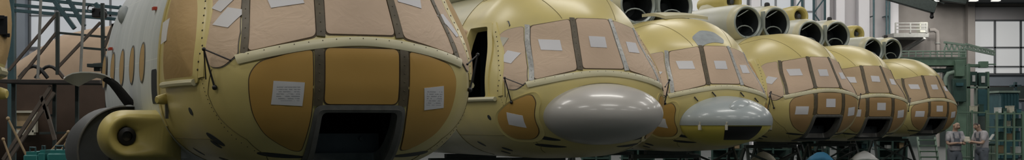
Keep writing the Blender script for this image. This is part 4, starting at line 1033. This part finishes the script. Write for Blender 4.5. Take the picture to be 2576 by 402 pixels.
def person(loc, yaw, label, J, shirt, bald, hairm):
    """J: joint dictionary in metres, figure faces -y"""
    root = empty('person', loc, yaw, label=label, cat='person')
    V = []; Ed = []; Rd = []; ix = {}
    def v(n, p, r_, par=None):
        V.append(Vector(p)); Rd.append(r_); ix[n] = len(V) - 1
        if par is not None: Ed.append((ix[par], ix[n]))
    v('pel', J['pel'], (.15, .115)); v('wai', J['wai'], (.135, .105), 'pel'); v('che', J['che'], (.155, .115), 'wai'); v('nkb', J['nkb'], .075, 'che')
    v('nek', J['nek'], .055, 'nkb'); v('jaw', J['jaw'], (.076, .082), 'nek'); v('hd', J['hd'], (.092, .108), 'jaw'); v('top', J['top'], (.072, .085), 'hd')
    fdir = Vector(J.get('face', (0, -1, 0))).normalized(); hd = Vector(J['hd']); sdv = fdir.cross(Vector((0, 0, 1))).normalized()
    v('nose', hd + fdir * .105 + Vector((0, 0, -.03)), .013, 'hd')
    for s_ in ('L', 'R'):
        v('sh' + s_, J['sh' + s_], .066, 'che'); v('el' + s_, J['el' + s_], .045, 'sh' + s_); v('wr' + s_, J['wr' + s_], .029, 'el' + s_)
        w_ = Vector(J['wr' + s_]); d_ = (w_ - Vector(J['el' + s_])).normalized(); sd_ = Vector((0, 0, 1)).cross(d_).normalized()
        v('pa' + s_, w_ + d_ * .055, (.036, .018), 'wr' + s_)
        pc = w_ + d_ * .06; dn = Vector((0, 0, -1))
        for i, (of, ln) in enumerate(((-.033, .062), (-.011, .075), (.011, .07), (.033, .055))):
            a = pc + sd_ * of + d_ * .03; v(f'f{i}a' + s_, a, .010, 'pa' + s_); v(f'f{i}b' + s_, a + d_ * ln * .5 + dn * .012, .009, f'f{i}a' + s_); v(f'f{i}c' + s_, a + d_ * ln * .8 + dn * .04, .008, f'f{i}b' + s_)
        th = sd_ * (.04 if s_ == 'L' else -.04); v('t1' + s_, w_ + d_ * .03 + th, .011, 'pa' + s_); v('t2' + s_, w_ + d_ * .07 + th * 1.2 + dn * .015, .009, 't1' + s_)
        v('hp' + s_, J['hp' + s_], .095, 'pel'); v('kn' + s_, J['kn' + s_], .06, 'hp' + s_); v('an' + s_, J['an' + s_], .042, 'kn' + s_); v('to' + s_, Vector(J['an' + s_]) + Vector((0, -.15, -.035)), .035, 'an' + s_)
    bo_ = skinmesh('body', V, Ed, Rd, 'skin', root)
    from mathutils.bvhtree import BVHTree
    tree = BVHTree.FromPolygons([v_.co.copy() for v_ in bo_.data.vertices], [tuple(p_.vertices) for p_ in bo_.data.polygons])
    def onface(u, w_, lift):
        h_ = tree.ray_cast(hd + sdv * u + Vector((0, 0, w_)) + fdir * .3, -fdir)[0]
        return (h_ if h_ is not None else hd + fdir * .09) + fdir * lift
    def cloth(name, names, pairs, grow, m, sub=2):
        id_ = {n: i for i, n in enumerate(names)}
        rr_ = []
        for n in names:
            q = Rd[ix[n]]; q = q if isinstance(q, tuple) else (q, q); rr_.append((q[0] + grow, q[1] + grow))
        return skinmesh(name, [V[ix[n]] for n in names], [(id_[a], id_[b]) for a, b in pairs], rr_, m, root, sub=sub)
    ov = cloth('overalls', ['pel', 'wai', 'hpL', 'knL', 'anL', 'hpR', 'knR', 'anR'], [('pel', 'wai'), ('pel', 'hpL'), ('hpL', 'knL'), ('knL', 'anL'), ('pel', 'hpR'), ('hpR', 'knR'), ('knR', 'anR')], .042, 'denim')
    id0 = ['wai', 'che', 'nkb', 'shL', 'shR']; vs = [V[ix[n]] for n in id0]; low = V[ix['pel']].lerp(V[ix['wai']], .25)
    # sleeves end above the elbow
    hl = V[ix['shL']].lerp(V[ix['elL']], .85); hr = V[ix['shR']].lerp(V[ix['elR']], .85)
    skinmesh('shirt', vs + [hl, hr, low], [(7, 0), (0, 1), (1, 2), (1, 3), (1, 4), (3, 5), (4, 6)], [(.165, .135), (.175, .135), (.082, .082), .082, .082, .062, .062, (.175, .14)], shirt, root)
    # bib and straps
    ch = Vector(J['che']); wa = Vector(J['wai']); bf = Vector(J.get('chest_dir', (0, -1, 0))).normalized(); bs = bf.cross(Vector((0, 0, 1))).normalized()
    rows = []
    for k in range(7):
        t = k / 6; c_ = wa.lerp(ch, t * .95); wdt = .13 - .03 * t
        rows.append([c_ + bs * (wdt * u) + bf * (.135 + .012 * (1 - t) - .05 * u * u) for u in (-1, -.6, -.2, .2, .6, 1)])
    b_ = MB().grid(rows); bb = link('bib', b_.mesh('bib', M['denim']), root); bb.modifiers.new('th', 'SOLIDIFY').thickness = .012
    for s_ in (-1, 1):
        nb = Vector(J['nkb'])
        link('strap', MB().tube([ch + bs * s_ * .085 + bf * .135, ch.lerp(nb, .6) + bs * s_ * .085 + bf * .10, nb + bs * s_ * .085 + Vector((0, 0, .015)), ch.lerp(nb, .4) + bs * s_ * .08 - bf * .13, wa - bf * .11 + bs * s_ * .04], .018, 6).mesh('strap', M['denim']), root)
    for s_ in ('L', 'R'):
        a = V[ix['an' + s_]]; link('boot', MB().ball(a + Vector((0, -.07, -.055)), (.055, .15, .055), 14, 8).mesh('boot', M['black']), root)
    for s_ in (-1, 1):
        link('eye', MB().ball(onface(s_ * .034, .012, -.004), .010, 8, 6).mesh('eye', M['hair']), root)
        link('ear', MB().ball(hd + sdv * s_ * .088 + Vector((0, 0, -.01)), (.018, .024, .034), 8, 6).mesh('ear', M['skin']), root)
    link('brow', MB().tube([onface(u, .036, 0) for u in (-.05, -.03, -.015, .015, .03, .05)], .005, 6).mesh('brow', M['hair']), root)
    link('mouth', MB().tube([onface(u, -.075, 0) for u in (-.022, 0, .022)], .005, 6).mesh('mouth', M['seam']), root)
    if not bald:
        hm = MB(); rows = []; up = (Vector(J['top']) - hd).normalized()
        for i in range(7):
            row = []
            for k in range(24):
                f = 2 * math.pi * k / 24; front = math.cos(f)
                a_ = (1.75 - .75 * max(front, 0)) * (i + .15) / 6.15
                d_ = (up * math.cos(a_) + (fdir * front + sdv * math.sin(f)) * math.sin(a_)).normalized()
                h_ = tree.ray_cast(hd + d_ * .4, -d_)[0]
                row.append((h_ if h_ is not None else hd + d_ * .1) + d_ * .008)
            rows.append(row)
        hm.grid(rows, close=True); hm.add(rows[0], [tuple(range(24))])
        link('hair', hm.mesh('hair', M[hairm]), root)
    return root
PD = 36.5
def J0(): return dict(pel=(0, 0, .90), wai=(0, .0, 1.07), che=(0, .005, 1.26), nkb=(0, .0, 1.415), nek=(0, -.01, 1.46), jaw=(0, -.03, 1.53), hd=(0, -.035, 1.59), top=(0, -.025, 1.655),
    shL=(-.185, .0, 1.37), shR=(.185, 0, 1.37), elL=(-.24, -.06, 1.10), elR=(.24, -.06, 1.10), wrL=(-.09, -.27, 1.12), wrR=(.10, -.27, 1.12),
    hpL=(-.09, 0, .86), hpR=(.09, 0, .86), knL=(-.105, -.015, .49), knR=(.105, -.015, .49), anL=(-.115, .0, .095), anR=(.115, 0, .095))
a = J0(); a.update(wrL=(-.08, -.20, 1.13), wrR=(.08, -.20, 1.13), face=(.25, -1, -.35), hd=(.01, -.05, 1.585), top=(.005, -.03, 1.65), jaw=(.01, -.04, 1.525))
p = at(2402, 308, PD); person(Vector((p.x, p.y, 0)), R(12), 'bald man in a white and navy shirt and grey overalls, left of the two men', a, 'patt', True, 'skin')
b = J0(); b.update(pel=(0, .04, .90), wai=(0, .05, 1.07), che=(0, .0, 1.27), nkb=(0, -.06, 1.425), nek=(0, -.09, 1.465), jaw=(0, -.135, 1.525), hd=(0, -.15, 1.58), top=(0, -.135, 1.65), face=(0, -1, -.4),
    shL=(-.18, -.03, 1.385), shR=(.18, -.03, 1.385), elL=(-.2, -.13, 1.12), elR=(.2, -.13, 1.12), wrL=(-.10, -.31, 1.17), wrR=(.10, -.31, 1.15))
p = at(2469, 308, PD + .15); person(Vector((p.x, p.y, 0)), R(-68), 'man in a light grey shirt and dark overalls leaning left, right of the two men', b, 'shirt', False, 'hair')
pp = at(2433, 350, PD - .02)
sh = empty('paper_sheet', pp, label='small pale sheet held between the two men', cat='paper'); sh.rotation_euler = (R(60), 0, R(20))
link('sheet', MB().grid([[Vector((-.11 + .055 * i, -.08 + .04 * k, .01 * math.sin(i * 1.2))) for k in range(5)] for i in range(5)]).mesh('sheet', M['cream']), sh).modifiers.new('th', 'SOLIDIFY').thickness = .004

# ------------------------------------------------------------------ camera and view
cam = bpy.data.cameras.new('camera'); co = bpy.data.objects.new('camera', cam); COL.objects.link(co)
co.location = (0, 0, CZ); co.rotation_euler = (math.pi / 2, 0, 0)
cam.sensor_fit = 'HORIZONTAL'; cam.sensor_width = 36; cam.lens = 36 * F / 2576; cam.shift_y = (HY - 201) / 2576
cam.clip_end = 500
SC.camera = co
vs = SC.view_settings; vs.view_transform = 'Standard'; vs.look = 'None'; vs.gamma = 1; vs.exposure = 0
try: vs.use_curve_mapping = False
except Exception: pass
